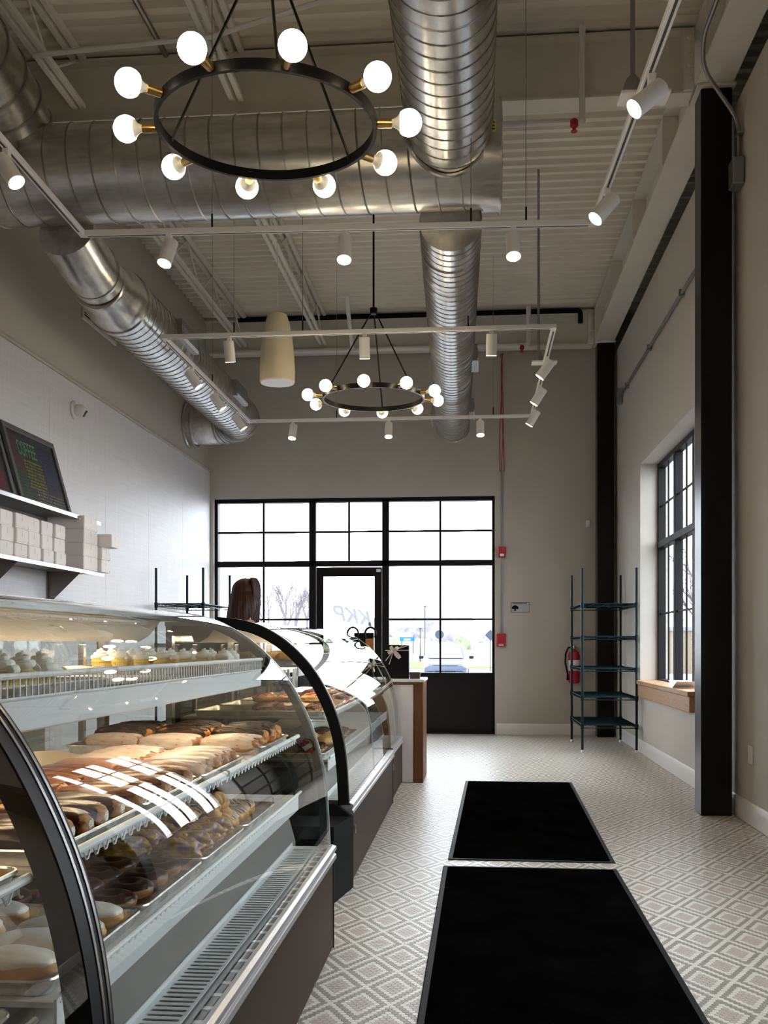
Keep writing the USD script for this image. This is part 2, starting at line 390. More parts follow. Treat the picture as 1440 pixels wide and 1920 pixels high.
tv = np.array(txt.vertices); tv[:, 0] -= tv[:, 0].mean(); sh = tv.copy()
sh[:, 0] = tv[:, 0] * 1.0 + 0.22 * tv[:, 1]; sh[:, 1] = tv[:, 1] + 0.20 * tv[:, 0]
# reads from outside: mirrored as seen from the room
lt = trimesh.Trimesh(np.stack([-1.585 - sh[:, 0], Y0 + 0.051 + sh[:, 2], 1.435 + sh[:, 1]], 1), txt.faces[:, ::-1] if False else txt.faces, process=False)
part('door_lettering', lt, frost, door, label='pale vinyl letters KKP on the door glass, reversed from inside', smooth=False)

# ---- windows in the right wall
def side_window(name, ya, yb):
    xo, xi = 2.02, 1.94
    o = struct(name, cat_(rb(xi, xo, ya, ya + 0.05, WS, WT), rb(xi, xo, yb - 0.05, yb, WS, WT), rb(xi, xo, ya, yb, WS, WS + 0.05), rb(xi, xo, ya, yb, WT - 0.05, WT)), black_metal, smooth=False)
    k = max(2, int(round((yb - ya) / 0.95))); ed = np.linspace(ya + 0.025, yb - 0.025, k + 1)
    for e in ed[1:-1]: part('mullion', rb(xi, xo, e - 0.045, e + 0.045, WS + 0.02, WT - 0.02), black_metal, o, smooth=False)
    part('transom', rb(xi - 0.008, xo, ya + 0.02, yb - 0.02, 2.165, 2.235), black_metal, o, smooth=False)
    for a, b in zip(ed[:-1], ed[1:]):
        for z0, z1, zm in ((2.235, WT - 0.05, 2.614), (WS + 0.05, 2.165, 1.473)):
            part('pane', bx(xi + 0.04, xi + 0.048, a, b, z0, z1), pane, o, smooth=False)
            c = (a + b) / 2
            part('muntin', rb(xi + 0.024, xi + 0.039, c - 0.012, c + 0.012, z0, z1, 0.002), black_metal, o, smooth=False)
            part('muntin', rb(xi + 0.024, xi + 0.039, a, b, zm - 0.009, zm + 0.009, 0.002), black_metal, o, smooth=False)
    return o
side_window('window_2', W1A, W1B)
side_window('added_window_3', W2A, W2B)  # unseen window near the camera, added for daylight on the near pastries
for a, b in ((W1A, W1B), (W2A, W2B)):
    s = thing('window_sill', 'oak window sill board with a deep front edge, under the right wall window' if a > 6 else 'oak window sill under the added unseen right wall window, nearer the camera', 'sill', (1.84, (a + b) / 2, 0.72), kind='structure')
    part('sill_board', rb(1.70, 1.94, a - 0.02, b + 0.03, WS - 0.005, WS + 0.035, 0.004), oak, s)
    part('apron', rb(1.715, 1.762, a - 0.01, b + 0.02, 0.60, WS - 0.006, 0.004), oak, s)

# ---- steel: columns, edge beam, girders, joists
def column(y, label):
    t = thing('steel_column', label, 'column', (1.615, y + 0.1, 0))
    x0, x1 = 1.513, 1.717
    part('shaft', rb(x0, x1, y, y + 0.2, 0.0, 4.88, 0.006), black_gloss, t)
    part('cap_plate', rb(x0 - 0.03, x1 + 0.02, y - 0.03, y + 0.23, 4.881, 4.90, 0.003), steel_white, t)
column(7.03, 'black square steel column by the window, nearest the camera')
column(12.86, 'black square steel column in the far right corner behind the rack')
def ibeam(w, h, tf=0.018, tw=0.012):
    return [(-w/2, 0), (w/2, 0), (w/2, tf), (tw/2, tf), (tw/2, h-tf), (w/2, h-tf), (w/2, h), (-w/2, h), (-w/2, h-tf), (-tw/2, h-tf), (-tw/2, tf), (-w/2, tf)]
eb = thing('edge_beam', 'white painted steel beam along the top of the right wall', 'beam', (1.60, 7, 4.9))
part('beam', ext_y([(1.60 + x, 4.902 + z) for x, z in ibeam(0.24, 0.42)], -0.9, 13.12), steel_white, eb)
for y in np.arange(0.6, 13, 1.524):
    part('stiffener', rb(1.47, 1.594, y, y + 0.012, 4.92, 5.30, 0.002), steel_white, eb)
for y, lab in ((7.15, 'white painted steel girder crossing above the large transverse duct'), (12.98, 'white painted steel girder along the top of the back wall')):
    g = thing('cross_girder', lab, 'beam', (-1, y, 4.9))
    part('beam', ext_x([(y + a, 4.87 + z) for a, z in ibeam(0.18, 0.44)], W_LEFT, 1.46), steel_white, g)
    part('end_plate', rb(1.40, 1.473, y - 0.11, y + 0.11, 4.88, 5.30, 0.003), steel_white, g)
    for k in range(4):
        for s in (-1, 1):
            part('bolt', align(lathe([(0.016, 0), (0.016, 0.014), (0.012, 0.016)], 6), (1.44, y - 0.11, 4.96 + 0.09 * k), (0, -1, 0)), steel_white, g, smooth=False) if s > 0 else None
def joist(x, y0, y1, label):
    t = thing('bar_joist', label, 'joist', (x, (y0 + y1) / 2, 4.95), group=None)
    for s in (-1, 1):
        part('bottom_chord', rb(x + s * 0.012, x + s * 0.050, y0, y1, 4.95, 4.985, 0.003), steel_white, t, smooth=False)
        part('top_chord', rb(x + s * 0.012, x + s * 0.055, y0, y1, 5.285, 5.325, 0.003), steel_white, t, smooth=False)
    n = int(round((y1 - y0) / 0.5)); pts = []
    for k in range(n + 1): pts.append((x, y0 + (y1 - y0) * k / n, 4.965 if k % 2 else 5.30))
    part('web', cat_(*[rod(a, b, 0.010, 6) for a, b in zip(pts[:-1], pts[1:])]), steel_white, t)
joist(-2.80, 2.2, 7.055, 'open web steel joist above the left duct elbow, near the left wall')
joist(-1.66, 2.2, 7.055, 'open web steel joist above the large ring chandelier')
joist(-1.92, 7.245, 12.885, 'open web steel joist beyond the transverse duct')
joist(-2.95, 7.245, 12.885, 'open web steel joist above the long left hand duct')
# ------------------------------------------------------------ outdoors
asphalt = mat('lot_asphalt', (0.13, 0.13, 0.135), 0.9, specular_ior_level=0.0, var=0.08, vscale=0.6)
gravel = mat('pale_gravel', (0.52, 0.51, 0.50), 0.9, specular_ior_level=0.0, var=0.06, vscale=0.6)
grass = mat('lawn', (0.115, 0.235, 0.07), 0.9, specular_ior_level=0.0, var=0.25, vscale=3.0)
bark = mat('bare_twigs', (0.13, 0.115, 0.13), 0.9, specular_ior_level=0.0)
bush_m = mat('winter_brush', (0.18, 0.17, 0.195), 0.9, specular_ior_level=0.0, var=0.2, vscale=1.2)
green_m = mat('young_green', (0.13, 0.155, 0.10), 0.9, specular_ior_level=0.0, var=0.2, vscale=1.5)
def W(r, z):   # from the street grid, turned five degrees against the shop, to the shop's axes
    return r * 0.9961 - z * 0.0882, r * 0.0882 + z * 0.9961
def ground_z(x, y):
    z = np.interp(y, [13.4, 16, 40, 92, 150, 260], [-0.06, -0.08, -0.5, -0.5, 1.2, 3.2])
    return z + np.where(y > 92, np.clip((y - 92) / 60, 0, 1) * np.clip((-x + 6) / 25, -0.5, 1.2), 0.0)
gx, gy = np.meshgrid(np.concatenate([np.linspace(-90, -20, 12), np.linspace(-15, 15, 16), np.linspace(20, 120, 14)]), np.concatenate([np.linspace(-12, 13, 5), np.linspace(14, 40, 14), np.linspace(45, 260, 36)]), indexing='ij')
gz = np.where(gy < 13.4, -0.06, ground_z(gx, gy)) - np.where((gx > -3.76) & (gx < 2.1) & (gy < 13.5), 0.3, 0)
n0, n1 = gx.shape
ii, jj = np.meshgrid(np.arange(n0 - 1), np.arange(n1 - 1), indexing='ij'); a = (ii * n1 + jj).ravel()
gf = np.vstack([np.stack([a, a + n1, a + n1 + 1], 1), np.stack([a, a + n1 + 1, a + 1], 1)])
gv = np.stack([gx, gy, gz], -1).reshape(-1, 3); farf = gv[gf][:, :, 1].mean(1) > 36
struct('ground', trimesh.Trimesh(gv, gf[~farf], process=False), asphalt)
struct('ground', trimesh.Trimesh(gv, gf[farf], process=False), gravel)
def strip(name, x0, x1, y0, y1, h, m, label, cat):
    xs = np.linspace(x0, x1, 20); v = []
    for x in xs:
        for y, dz in ((y0, -0.1), (y0, h), (y1, h), (y1, -0.1)):
            X, Y = W(x, y); v.append((X, Y, float(ground_z(X, Y)) + dz))
    f = []
    for i in range(19):
        for k in range(3):
            p = i * 4 + k; f += [[p, p + 4, p + 5], [p, p + 5, p + 1]]
    o = struct(name, trimesh.Trimesh(np.array(v), np.array(f), process=True), m, kind='stuff', label=label, cat=cat); return o
strip('grass_verge', -6.0, 4.3, 69, 90, 0.06, grass, 'strip of green grass across the parking lot, seen left of the parked car', 'grass')
strip('grass_verge', 5.2, 16, 70, 76, 0.05, grass, 'narrow strip of green grass seen right of the parked car', 'grass')

def bare_tree(x, y, h, seed, label, m=bark, spread=0.42, name='bare_tree', depth=5):
    r = random.Random(seed); z0 = float(ground_z(x, y)) if y > 13.4 else -0.06
    t = thing(name, label, 'tree', (x, y, z0 - 0.1)); trunk, twigs = [], []
    def grow(p, d, L, rad, lev):
        q = p + d * L
        mid = (p + q) / 2 + np.array([r.uniform(-1, 1), r.uniform(-1, 1), 0]) * L * 0.06
        (trunk if lev < 2 else twigs).append(tube([p, mid, q], [rad, rad * 0.85, rad * 0.68], 6 if lev < 2 else 3, caps=False))
        if lev >= depth: return
        for _ in range(3 if lev else 4):
            s = p + d * L * r.uniform(0.55, 1.0)
            e = d + np.array([r.uniform(-1, 1), r.uniform(-1, 1), r.uniform(-0.15, 0.5)]) * spread * 1.6
            e /= np.linalg.norm(e); grow(s, e, L * r.uniform(0.55, 0.78), rad * 0.55, lev + 1)
    grow(np.array([x, y, z0 - 0.1]), np.array([r.uniform(-.05, .05), 0, 1.0]), h * 0.33, h * 0.024, 0)
    part('trunk', cat_(*trunk), m, t); part('twigs', cat_(*twigs), m, t, kind='stuff')
for k, (u, hh, lab) in enumerate([(-13.2, 9.0, 'bare tree with a broad crown, first from the left through the glazed front'), (-11.6, 11.0, 'tall bare tree behind the left pane, second from the left'),
                                  (-10.9, 10.5, 'tall bare tree third from the left, its crown mixing with its neighbour'), (-9.8, 10.0, 'bare tree nearest the door frame, fourth from the left')]):
    bare_tree(*W(u, 118 + 4 * k), hh, 31 + k, lab)
for k, (x, y, h, lab) in enumerate([(11.5, 9.0, 6.5, 'bare tree outside the right hand window'), (7.9, 36.0, 6.5, 'bare tree outside, seen low through the right window'), (9.0, 3.2, 7.5, 'bare tree outside the added near right window, mirrored in the case glass')]):
    bare_tree(x, y, h, 60 + k, lab, depth=4)
def brush(name, label, x, y, w, d, h, seed, m=bush_m):
    x, y = W(x, y)
    z = float(ground_z(x, y)); s = trimesh.creation.icosphere(subdivisions=4); v = np.array(s.vertices)
    v *= 0.75 + 0.55 * meshkit.fbm(v * 3.2 + seed, 4, seed)[:, None]
    v = v * [w / 2, d / 2, h] + [x, y, z]; v[:, 2] = np.maximum(v[:, 2], z - 0.3)
    s.vertices = v; o = struct(name, s, m, kind=None, label=label, cat='shrub'); return o
brush('brush_thicket', 'hazy winter thicket on the horizon left of the blue sign', 2.6, 168, 9, 7, 3.4, 3)
brush('brush_thicket', 'hazy winter thicket on the horizon between the two poles and the sign disc', 5.6, 175, 18, 8, 5.4, 4)
brush('brush_thicket', 'tall grey brown thicket above the roof of the parked car', 10.5, 150, 8, 7, 4.0, 5)
brush('brush_thicket', 'low dark brush behind the right side of the parked car', 9.3, 122, 2.2, 3, 1.5, 6, green_m)
brush('brush_thicket', 'pale thicket at the right edge of the glazed front', 15.5, 166, 6, 6, 2.6, 8)
for k, (x, y, lab) in enumerate([(1.0, 118, 'small bush beside the door mullion, under the horizon'), (-5.9, 110, 'small greenish bush low behind the door glass')]):
    brush('small_bush', lab, x, y, 1.6, 2, 1.3, 20 + k, green_m)
blue_m = mat('sign_blue', (0.015, 0.085, 0.19), 0.5, specular_ior_level=0.0)
t = thing('road_sign_board', 'distant blue sign board with a white centre, left of the poles', 'sign', (-7.25, 110, 1.2))
z = 1.15 + 0.3 - 0.35
part('board', rb(-8.05, -6.42, 109.9, 110.1, z + 0.35, z + 0.80, 0.03), blue_m, t); part('white_panel', rb(-7.6, -6.85, 109.86, 109.92, z + 0.45, z + 0.68, 0.01), paint_white, t)
for x in (-7.8, -6.6): part('post', rod((x, 110, z - 1.4), (x, 110, z + 0.4), 0.06), black_metal, t)
pole_m = mat('weathered_pole', (0.05, 0.05, 0.05), 0.8, specular_ior_level=0.0)
for x, y, h, lab in ((3.26, 92, 3.0, 'shorter slim pole in the distance beside the blue sign'), (4.2, 105, 5.0, 'tall slim lamp pole in the distance')):
    x, y = W(x, y); z = float(ground_z(x, y)); t = thing('distant_pole', lab, 'pole', (x, y, z))
    part('shaft', rod((x, y, z - 0.2), (x, y, z + h), 0.055, r2=0.04), pole_m, t); part('head', rb(x - 0.12, x + 0.12, y - 0.1, y + 0.1, z + h, z + h + 0.10), pole_m, t)
sign_grey = mat('sign_back', (0.04, 0.047, 0.06), 0.6, specular_ior_level=0.0)
for x, y, h, n, lab in ((3.14, 58, 2.2, 24, 'round dark sign on a post above the parked car, behind the thin muntin'), (6.45, 62, 2.2, 4, 'dark diamond sign on a post at the right edge of the glazed front')):
    x, y = W(x, y); z = float(ground_z(x, y)); t = thing('road_sign', lab, 'sign', (x, y, z))
    part('plate', align(lathe([(0.25 if n > 8 else 0.34, 0), (0.25 if n > 8 else 0.34, 0.02)], n), (x, y, z + h), (0, -1, 0)), sign_grey, t, smooth=False)
    part('post', rod((x, y + 0.04, z - 0.1), (x, y + 0.04, z + h), 0.03), pole_m, t)
shed_m = mat('far_cladding', (0.17, 0.18, 0.23), 0.8, specular_ior_level=0.0); brick_m = mat('tan_cladding', (0.17, 0.135, 0.10), 0.8, specular_ior_level=0.0)
t = thing('far_building', 'long low grey building on the horizon right of the parked car', 'building', (2, 192, 2.0))
part('walls', bx(-1.5, 6, 188, 198, 0.0, 3.0), shed_m, t, smooth=False); part('roof', ext_x([(187.5, 3.0), (198.5, 3.0), (193, 3.4)], -1.7, 6.2), shed_m, t, smooth=False)
t = thing('far_building', 'tan building across the lot, low in the right hand window', 'building', (11.5, 62, 0))
part('walls', bx(10.2, 13.2, 58, 68, -1, 1.9), brick_m, t, smooth=False); part('parapet', bx(10.1, 13.3, 57.9, 68.1, 1.9, 2.1), shed_m, t, smooth=False)
# ---- parked car, nose to the shop
car_m = mat('silver_paint', (0.035, 0.046, 0.075), 0.35, specular_ior_level=0.3); car_dark = mat('car_trim', (0.006, 0.008, 0.012), 0.5, specular_ior_level=0.1)
car_glass = mat('car_glass', (0.20, 0.23, 0.25), 0.08); lens_m = mat('headlamp', (0.6, 0.62, 0.65), 0.1)
CX, CY, CZ = -1.20, 42.0, float(ground_z(-1.20, 42.0))
t = thing('parked_car', 'silver grey sport utility car parked nose towards the shop front', 'car', (CX, CY, CZ))
def loft(secs, cl=True):
    v = np.array([s for s in secs], float); N, k = v.shape[:2]; f = []
    for i in range(N - 1):
        for j in range(k):
            q = (j + 1) % k; A, B, C, D = i * k + j, i * k + q, (i + 1) * k + q, (i + 1) * k + j; f += [[A, B, C], [A, C, D]]
    vv_ = v.reshape(-1, 3); c0, c1 = len(vv_), len(vv_) + 1
    vv_ = np.vstack([vv_, v[0].mean(0), v[-1].mean(0)])
    for j in range(k):
        q = (j + 1) % k; f += [[c0, q, j], [c1, (N - 1) * k + j, (N - 1) * k + q]]
    m = trimesh.Trimesh(vv_, np.array(f), process=False)
    trimesh.repair.fix_normals(m); return m
def sec(y, w, z0, z1, wt):     # rounded car section, half width w at belt, wt at top
    return [(CX + a, CY + y, CZ + b) for a, b in [(-w*.92, z0), (-w, z0 + .15), (-w, z1 * .72), (-w * .97, z1 - .08), (-wt, z1), (wt, z1), (w * .97, z1 - .08), (w, z1 * .72), (w, z0 + .15), (w * .92, z0)]]
part('body', loft([sec(-.05, .74, .38, .70, .6), sec(.02, .86, .28, .82, .70), sec(.25, .92, .24, .93, .74), sec(1.25, .93, .24, 1.06, .78), sec(3.9, .93, .24, 1.08, .8), sec(4.4, .90, .3, 1.05, .8), sec(4.5, .8, .4, .95, .7)]), car_m, t)
part('cabin', loft([sec(1.15, .80, .9, 1.05, .76), sec(1.95, .74, .9, 1.60, .58), sec(2.5, .74, .9, 1.66, .58), sec(4.0, .74, .9, 1.62, .58), sec(4.45, .76, .9, 1.1, .7)]), car_m, t)
part('windscreen', remap(ext(Polygon([(-.72, 0), (.72, 0), (.56, .78), (-.56, .78)]), .02), lambda v: np.stack([CX + v[:, 0], CY + 1.17 + v[:, 1] * 1.0 - v[:, 2] - .03, CZ + 1.07 + v[:, 1] * .66], 1)), car_glass, t)
part('grille', rb(CX - .42, CX + .42, CY - .085, CY, CZ + .42, CZ + .56, .02), car_dark, t); part('upper_grille', rb(CX - .5, CX + .5, CY - .02, CY + .08, CZ + .70, CZ + .78, .02), car_dark, t)
part('bumper', rb(CX - .80, CX + .80, CY - .07, CY + .12, CZ + .26, CZ + .40, .04), car_dark, t)
for s in (-1, 1):
    part('headlamp', rb(CX + s * .52, CX + s * .86, CY - .0, CY + .25, CZ + .68, CZ + .82, .03), lens_m, t)
    mr = part('wing_mirror', rb(CX + s * .96, CX + s * 1.16, CY + 1.32, CY + 1.45, CZ + 1.03, CZ + 1.17, .03), car_dark, t)
    for yy in (.85, 3.6):
        part('wheel', align(lathe([(.1, -.1), (.3, -.11), (.34, -.08), (.34, .08), (.3, .11), (.1, .1)], 24), (CX + s * .84, CY + yy, CZ + .34), (1, 0, 0)), car_dark, t)
# ------------------------------------------------------------ ducts
def helix(axis, c0, c1, other, r, pitch, n=28):
    L = c1 - c0; k = max(int(L / pitch * n), 2); s = np.linspace(0, 1, k); a = 2 * np.pi * s * L / pitch
    along = c0 + s * L
    if axis == 'y': return np.stack([other[0] + r * np.cos(a) + 0 * s, along, other[1] + r * np.sin(a)], 1)
    return np.stack([along, other[0] + r * np.cos(a), other[1] + r * np.sin(a)], 1)
def duct_run(t, name, axis, c0, c1, other, r, pitch, m, other1=None, seam_r=0.006):
    A = (other[0], c0, other[1]) if axis == 'y' else (c0, other[0], other[1])
    o1 = other1 or other
    B = (o1[0], c1, o1[1]) if axis == 'y' else (c1, o1[0], o1[1])
    sh = part(name, tube(np.linspace(A, B, 3), r, 56), m, t)
    h = helix(axis, c0, c1, (0, 0), r, pitch); f = ((h[:, 1 if axis == 'y' else 0] - c0) / (c1 - c0))[:, None]
    if axis == 'y': h[:, [0, 2]] += np.array(other) + f * (np.array(o1) - np.array(other))
    else: h[:, [1, 2]] += np.array(other) + f * (np.array(o1) - np.array(other))
    part('spiral_seam', tube(h, seam_r, 4), seam_mat, sh)
    return sh
def ring(axis, at, other, r, w, m_r=0.012, n=56):
    prof = [(r - 0.004, 0), (r + m_r, 0), (r + m_r, w), (r - 0.004, w)]
    if axis == 'y': return align(lathe(prof, n, caps=False), (other[0], at, other[1]), (0, 1, 0))
    return align(lathe(prof, n, caps=False), (at, other[0], other[1]), (1, 0, 0))
AY, AZ, AR = 6.60, 4.27, 0.31
A = thing('transverse_duct', 'large dull galvanised spiral duct crossing the room from the left', 'duct', (-1.5, AY, AZ))
duct_run(A, 'shell', 'x', -3.44, 0.16, (AY, AZ), AR, 0.155, galv_x, seam_r=0.0075)
part('end_collar', ring('x', 0.055, (AY, AZ), AR, 0.10, 0.020), galv_x, A)
part('end_cap', align(lathe([(AR + 0.035, 0), (AR + 0.035, 0.012), (AR - 0.02, 0.018)], 56), (0.155, AY, AZ), (1, 0, 0)), galv_x, A)
yel = mat('yellow_label', (0.75, 0.62, 0.02), 0.6)
st = part('sticker', rb(0.09, 0.128, AY - AR - 0.026, AY - AR - 0.018, AZ + 0.0, AZ + 0.075, 0.001), yel, A, label='yellow warning sticker')
for k in range(3):
    part('print_line', bx(0.097, 0.121, AY - AR - 0.0275, AY - AR - 0.0255, AZ + 0.012 + 0.02 * k, AZ + 0.020 + 0.02 * k), black_matte, st, smooth=False)
Bn = thing('spiral_duct', 'bright galvanised spiral duct overhead, running to the front of the transverse duct', 'duct', (-0.16, 4.5, 4.335))
duct_run(Bn, 'shell', 'y', 2.2, AY - 0.12, (-0.155, 4.335), 0.265, 0.118, galv_y)
sad = []   # saddle flange where the near duct meets the transverse one
for k in range(57):
    a = 2 * np.pi * k / 56; x = -0.155 + 0.277 * np.cos(a); z = 4.335 + 0.277 * np.sin(a)
    dz = np.clip(z - AZ, -AR * 0.999, AR * 0.999); sad.append((x, AY - math.sqrt(AR ** 2 - dz ** 2) - 0.006, z))
part('saddle_flange', tube(sad[:-1], 0.014, 6, closed=True), galv_y, Bn)
B2 = thing('spiral_duct', 'bright galvanised spiral duct running from the transverse duct towards the back wall', 'duct', (-0.2, 9.7, 3.93))
o0, o1 = (-0.16, 3.95), (-0.27, 3.86)
duct_run(B2, 'shell', 'y', AY + 0.18, 12.75, o0, 0.205, 0.098, galv_y, other1=o1)
part('end_cap', align(lathe([(0.212, 0), (0.212, 0.03), (0.16, 0.045)], 48), (o1[0], 12.73, o1[1]), (0, 1, 0)), galv_y, B2)
part('collar', ring('y', 7.15, (-0.167, 3.94), 0.205, 0.05, 0.006), galv_y, B2)
reg_white = mat('register_white', (0.80, 0.82, 0.84), 0.35)
def register(t, y, s, ax, az, r, L=0.42, h=0.16):
    """side register: dark collar box with a pale grille, on the s side of the duct"""
    x = ax + s * (r - 0.03)
    g = part('side_register', rb(min(x, x + s * 0.07), max(x, x + s * 0.07), y - L / 2, y + L / 2, az - h / 2, az + h / 2, 0.004), seam_mat, t)
    xf = x + s * 0.07; X0, X1 = min(xf, xf + s * .006), max(xf, xf + s * .006)
    part('register_blades', cat_(*[rb(X0, X1, y - L / 2 + .02, y + L / 2 - .02, az - h / 2 + .04 + .018 * q, az - h / 2 + .048 + .018 * q, .001) for q in range(5)]), seam_mat, g, smooth=False)
    part('pale_edge', rb(X0, X1 + .002, y - L / 2 + .01, y + L / 2 - .01, az - h / 2, az - h / 2 + .03, .001), reg_white, g, smooth=False)
for y, s in ((9.9, 1), (11.9, 1), (12.2, -1)):
    f = (y - 6.78) / (12.75 - 6.78); register(B2, y, s, o0[0] + f * (o1[0] - o0[0]), o0[1] + f * (o1[1] - o0[1]), 0.205)
Cn = thing('spiral_duct', 'galvanised spiral duct along the left wall, bending into the wall at its far end', 'duct', (-2.75, 9.5, 3.8))
cx0, cz0, cr = -2.75, 3.80, 0.24
part('inlet_sleeve', tube([(cx0 - 0.02, AY + 0.15, 3.96), (cx0 - .01, 7.0, 3.88), (cx0, 7.3, 3.82)], 0.195, 48), galv_y, Cn)
part('inlet_bead', ring('y', 7.18, (cx0, 3.845), 0.195, 0.02, 0.010), galv_y, Cn)
part('reducer', align(lathe([(0.195, 0), (0.205, 0.02), (0.205, .2), (0.235, .28), (cr + .004, .36), (cr + .004, .44)], 48), (cx0, 7.28, cz0), (0, 1, 0)), galv_y, Cn)
part('collar', ring('y', 7.70, (cx0, cz0), cr, 0.06, 0.014), galv_y, Cn)
duct_run(Cn, 'shell', 'y', 7.72, 11.75, (cx0, cz0), cr, 0.108, galv_y)
el = [(cx0 - 0.38 * (1 - math.cos(a)), 11.75 + 0.38 * math.sin(a), cz0) for a in np.linspace(0, np.pi / 2, 7)]
eb_ = part('elbow', tube(el + [(W_LEFT + 0.06, 12.13, cz0)], cr, 48), galv_y, Cn)
for k in range(1, 7):
    a = (k) / 7 * np.pi / 2; c = np.array([cx0 - 0.38 * (1 - math.cos(a)), 11.75 + 0.38 * math.sin(a), cz0]); d = (-math.sin(a), math.cos(a), 0)
    part('gore_seam', align(lathe([(cr - .002, -.006), (cr + .007, -.006), (cr + .007, .006), (cr - .002, .006)], 40, caps=False), c, d), seam_mat, eb_)
part('wall_flange', align(lathe([(cr + .035, 0), (cr + .035, .02), (cr + .02, .03), (cr + .02, .08), (cr + .03, .09), (cr + .03, .11), (cr, .115)], 48), (W_LEFT + 0.005, 12.13, cz0), (1, 0, 0)), galv_y, Cn)
for y in (8.75, 10.75): register(Cn, y, 1, cx0, cz0 + 0.03, cr, 0.5, 0.17)
Dn = thing('elbow_duct', 'dark galvanised duct elbow at the upper left, dropping behind the transverse duct', 'duct', (-3.0, 6, 4.7))
pth = [(-3.12, 4.2, 4.72), (-3.05, 5.4, 4.72)] + [(-3.03 , 5.6 + 0.95 * math.sin(a), 4.72 - 0.30 * (1 - math.cos(a))) for a in np.linspace(0, np.pi / 2 * .9, 6)]
ds = part('shell', tube(pth, 0.27, 48), galv_x, Dn)
for k in range(1, len(pth) - 1):
    d = np.array(pth[k + 1]) - np.array(pth[k - 1])
    part('gore_seam', align(lathe([(.268, -.008), (.279, -.008), (.279, .008), (.268, .008)], 40, caps=False), pth[k], d), seam_mat, ds)
# ------------------------------------------------------------ ring chandeliers
brass = mat('brass', (0.52, 0.33, 0.12), 0.28, metal=1.0)
bulb_glow = emit('globe_glow', (1.0, 0.82, 0.52), 9.0)
bulb_white = mat('bulb_collar', (0.85, 0.84, 0.80), 0.4)
def chandelier(cx, cy, z, phase, rods, apex, top, label):
    t = thing('ring_chandelier', label, 'chandelier', (cx, cy, z))
    R = 0.40
    ringm = lathe([(R - .007, -.019), (R + .007, -.019), (R + .007, .019), (R - .007, .019), (R - .007, -.019)], 96, caps=False)
    ringm.apply_translation([cx, cy, z]); part('ring', ringm, black_gloss, t)
    for a in rods:
        a = math.radians(a)
        part('rod', rod((cx + R * math.cos(a), cy + R * math.sin(a), z), (cx + .012 * math.cos(a), cy + .012 * math.sin(a), apex), .0055, 8), black_gloss, t)
    part('hub', cat_(align(lathe([(.012, -.03), (.03, -.025), (.03, .02), (.012, .03)], 20), (cx, cy, apex), (0, 0, 1))), black_gloss, t)
    part('stem', rod((cx, cy, apex), (cx, cy, top), .008, 10), black_gloss, t)
    part('ceiling_cup', align(lathe([(.06, -.03), (.06, 0.0)], 24), (cx, cy, top), (0, 0, 1)), black_gloss, t)
    for k in range(10):
        a = math.radians(phase + 36 * k); d = np.array([math.cos(a), math.sin(a), 0]); c = np.array([cx, cy, z])
        s = part('bulb_socket', align(lathe([(.010, 0), (.0165, .003), (.0165, .055), (.0145, .057)], 20), c + d * (R + .006), d), brass, t)
        part('bulb_collar', align(lathe([(.013, 0), (.014, .01), (.020, .022), (.034, .034), (.043, .046)], 24, caps=False), c + d * (R + .058), d), bulb_white, s)
        pr = [(.0475 * math.sin(q), .0475 * -math.cos(q)) for q in np.linspace(0.62 * np.pi / 2 * 0.85, np.pi, 16)]
        part('bulb', align(lathe(pr, 28), c + d * (R + .058 + .066), d), bulb_glow, s)
chandelier(-0.763, 3.72, 3.06, -69.4, (-73, 47, 167), 3.74, 5.325, 'black ring chandelier with ten glowing globe bulbs, the nearer and larger looking one')
chandelier(-0.80, 8.10, 3.11, -92.4, (-152, -35, 85), 3.80, 5.325, 'black ring chandelier with ten glowing globe bulbs, the farther smaller looking one')
# ------------------------------------------------------------ track lighting
track_w = mat('track_white', (0.76, 0.74, 0.71), 0.4); groove_m = mat('track_groove', (0.06, 0.05, 0.05), 0.5)
spot_face = emit('spot_glow', (1.0, 0.76, 0.50), 60.0)
TZ = 3.60
def turned(m, about, deg):
    m = tri(m).copy(); m.apply_transform(trimesh.transformations.rotation_matrix(math.radians(deg), [0, 0, 1], [about[0], about[1], 0])); return m
def track_ring(x0, x1, y0, y1, label, feed, hang, deg=0.0):
    def part(n_, m_, mm_, p_, **k): return globals()['part'](n_, turned(m_, (x0, y1), deg), mm_, p_, **k)
    t = thing('square_track_rig', label, 'track light rig', ((x0 + x1) / 2, (y0 + y1) / 2, TZ))
    w = 0.019
    for (a, b, c, d) in ((x0 - w, x1 + w, y0 - w, y0 + w), (x0 - w, x1 + w, y1 - w, y1 + w), (x0 - w, x0 + w, y0 + w, y1 - w), (x1 - w, x1 + w, y0 + w, y1 - w)):
        r = part('rail', rb(a, b, c, d, TZ - .017, TZ + .017, .003), track_w, t)
        along = (b - a) > (d - c)
        g = rb(a + .05, b - .05, c + .013, d - .013, TZ - .0178, TZ - .016, .0003) if along else rb(a + .013, b - .013, c + .05, d - .05, TZ - .0178, TZ - .016, .0003)
        part('groove', g, groove_m, r, smooth=False)
    fx, fy, ftop = feed
    part('feed_plate', rb(fx - .11, fx + .11, fy - .06, fy + .06, TZ + .02, TZ + .035, .003), track_w, t)
    part('feed_bell', align(lathe([(.045, .035), (.045, .07), (.03, .11), (.014, .13)], 20), (fx - .05, fy, TZ), (0, 0, 1)), seam_mat, t)
    part('feed_conduit', rod((fx - .05, fy, TZ + .12), (fx - .05, fy, ftop), .011, 8), seam_mat, t)
    for k, (hx, hy) in enumerate(hang):
        part('cable', rod((hx, hy, TZ + .017), (hx, hy, 5.33), .0022, 5), seam_mat, t)
        part('cable_grip', rod((hx, hy, TZ + .017), (hx, hy, TZ + .10), .006, 6), black_metal, t)
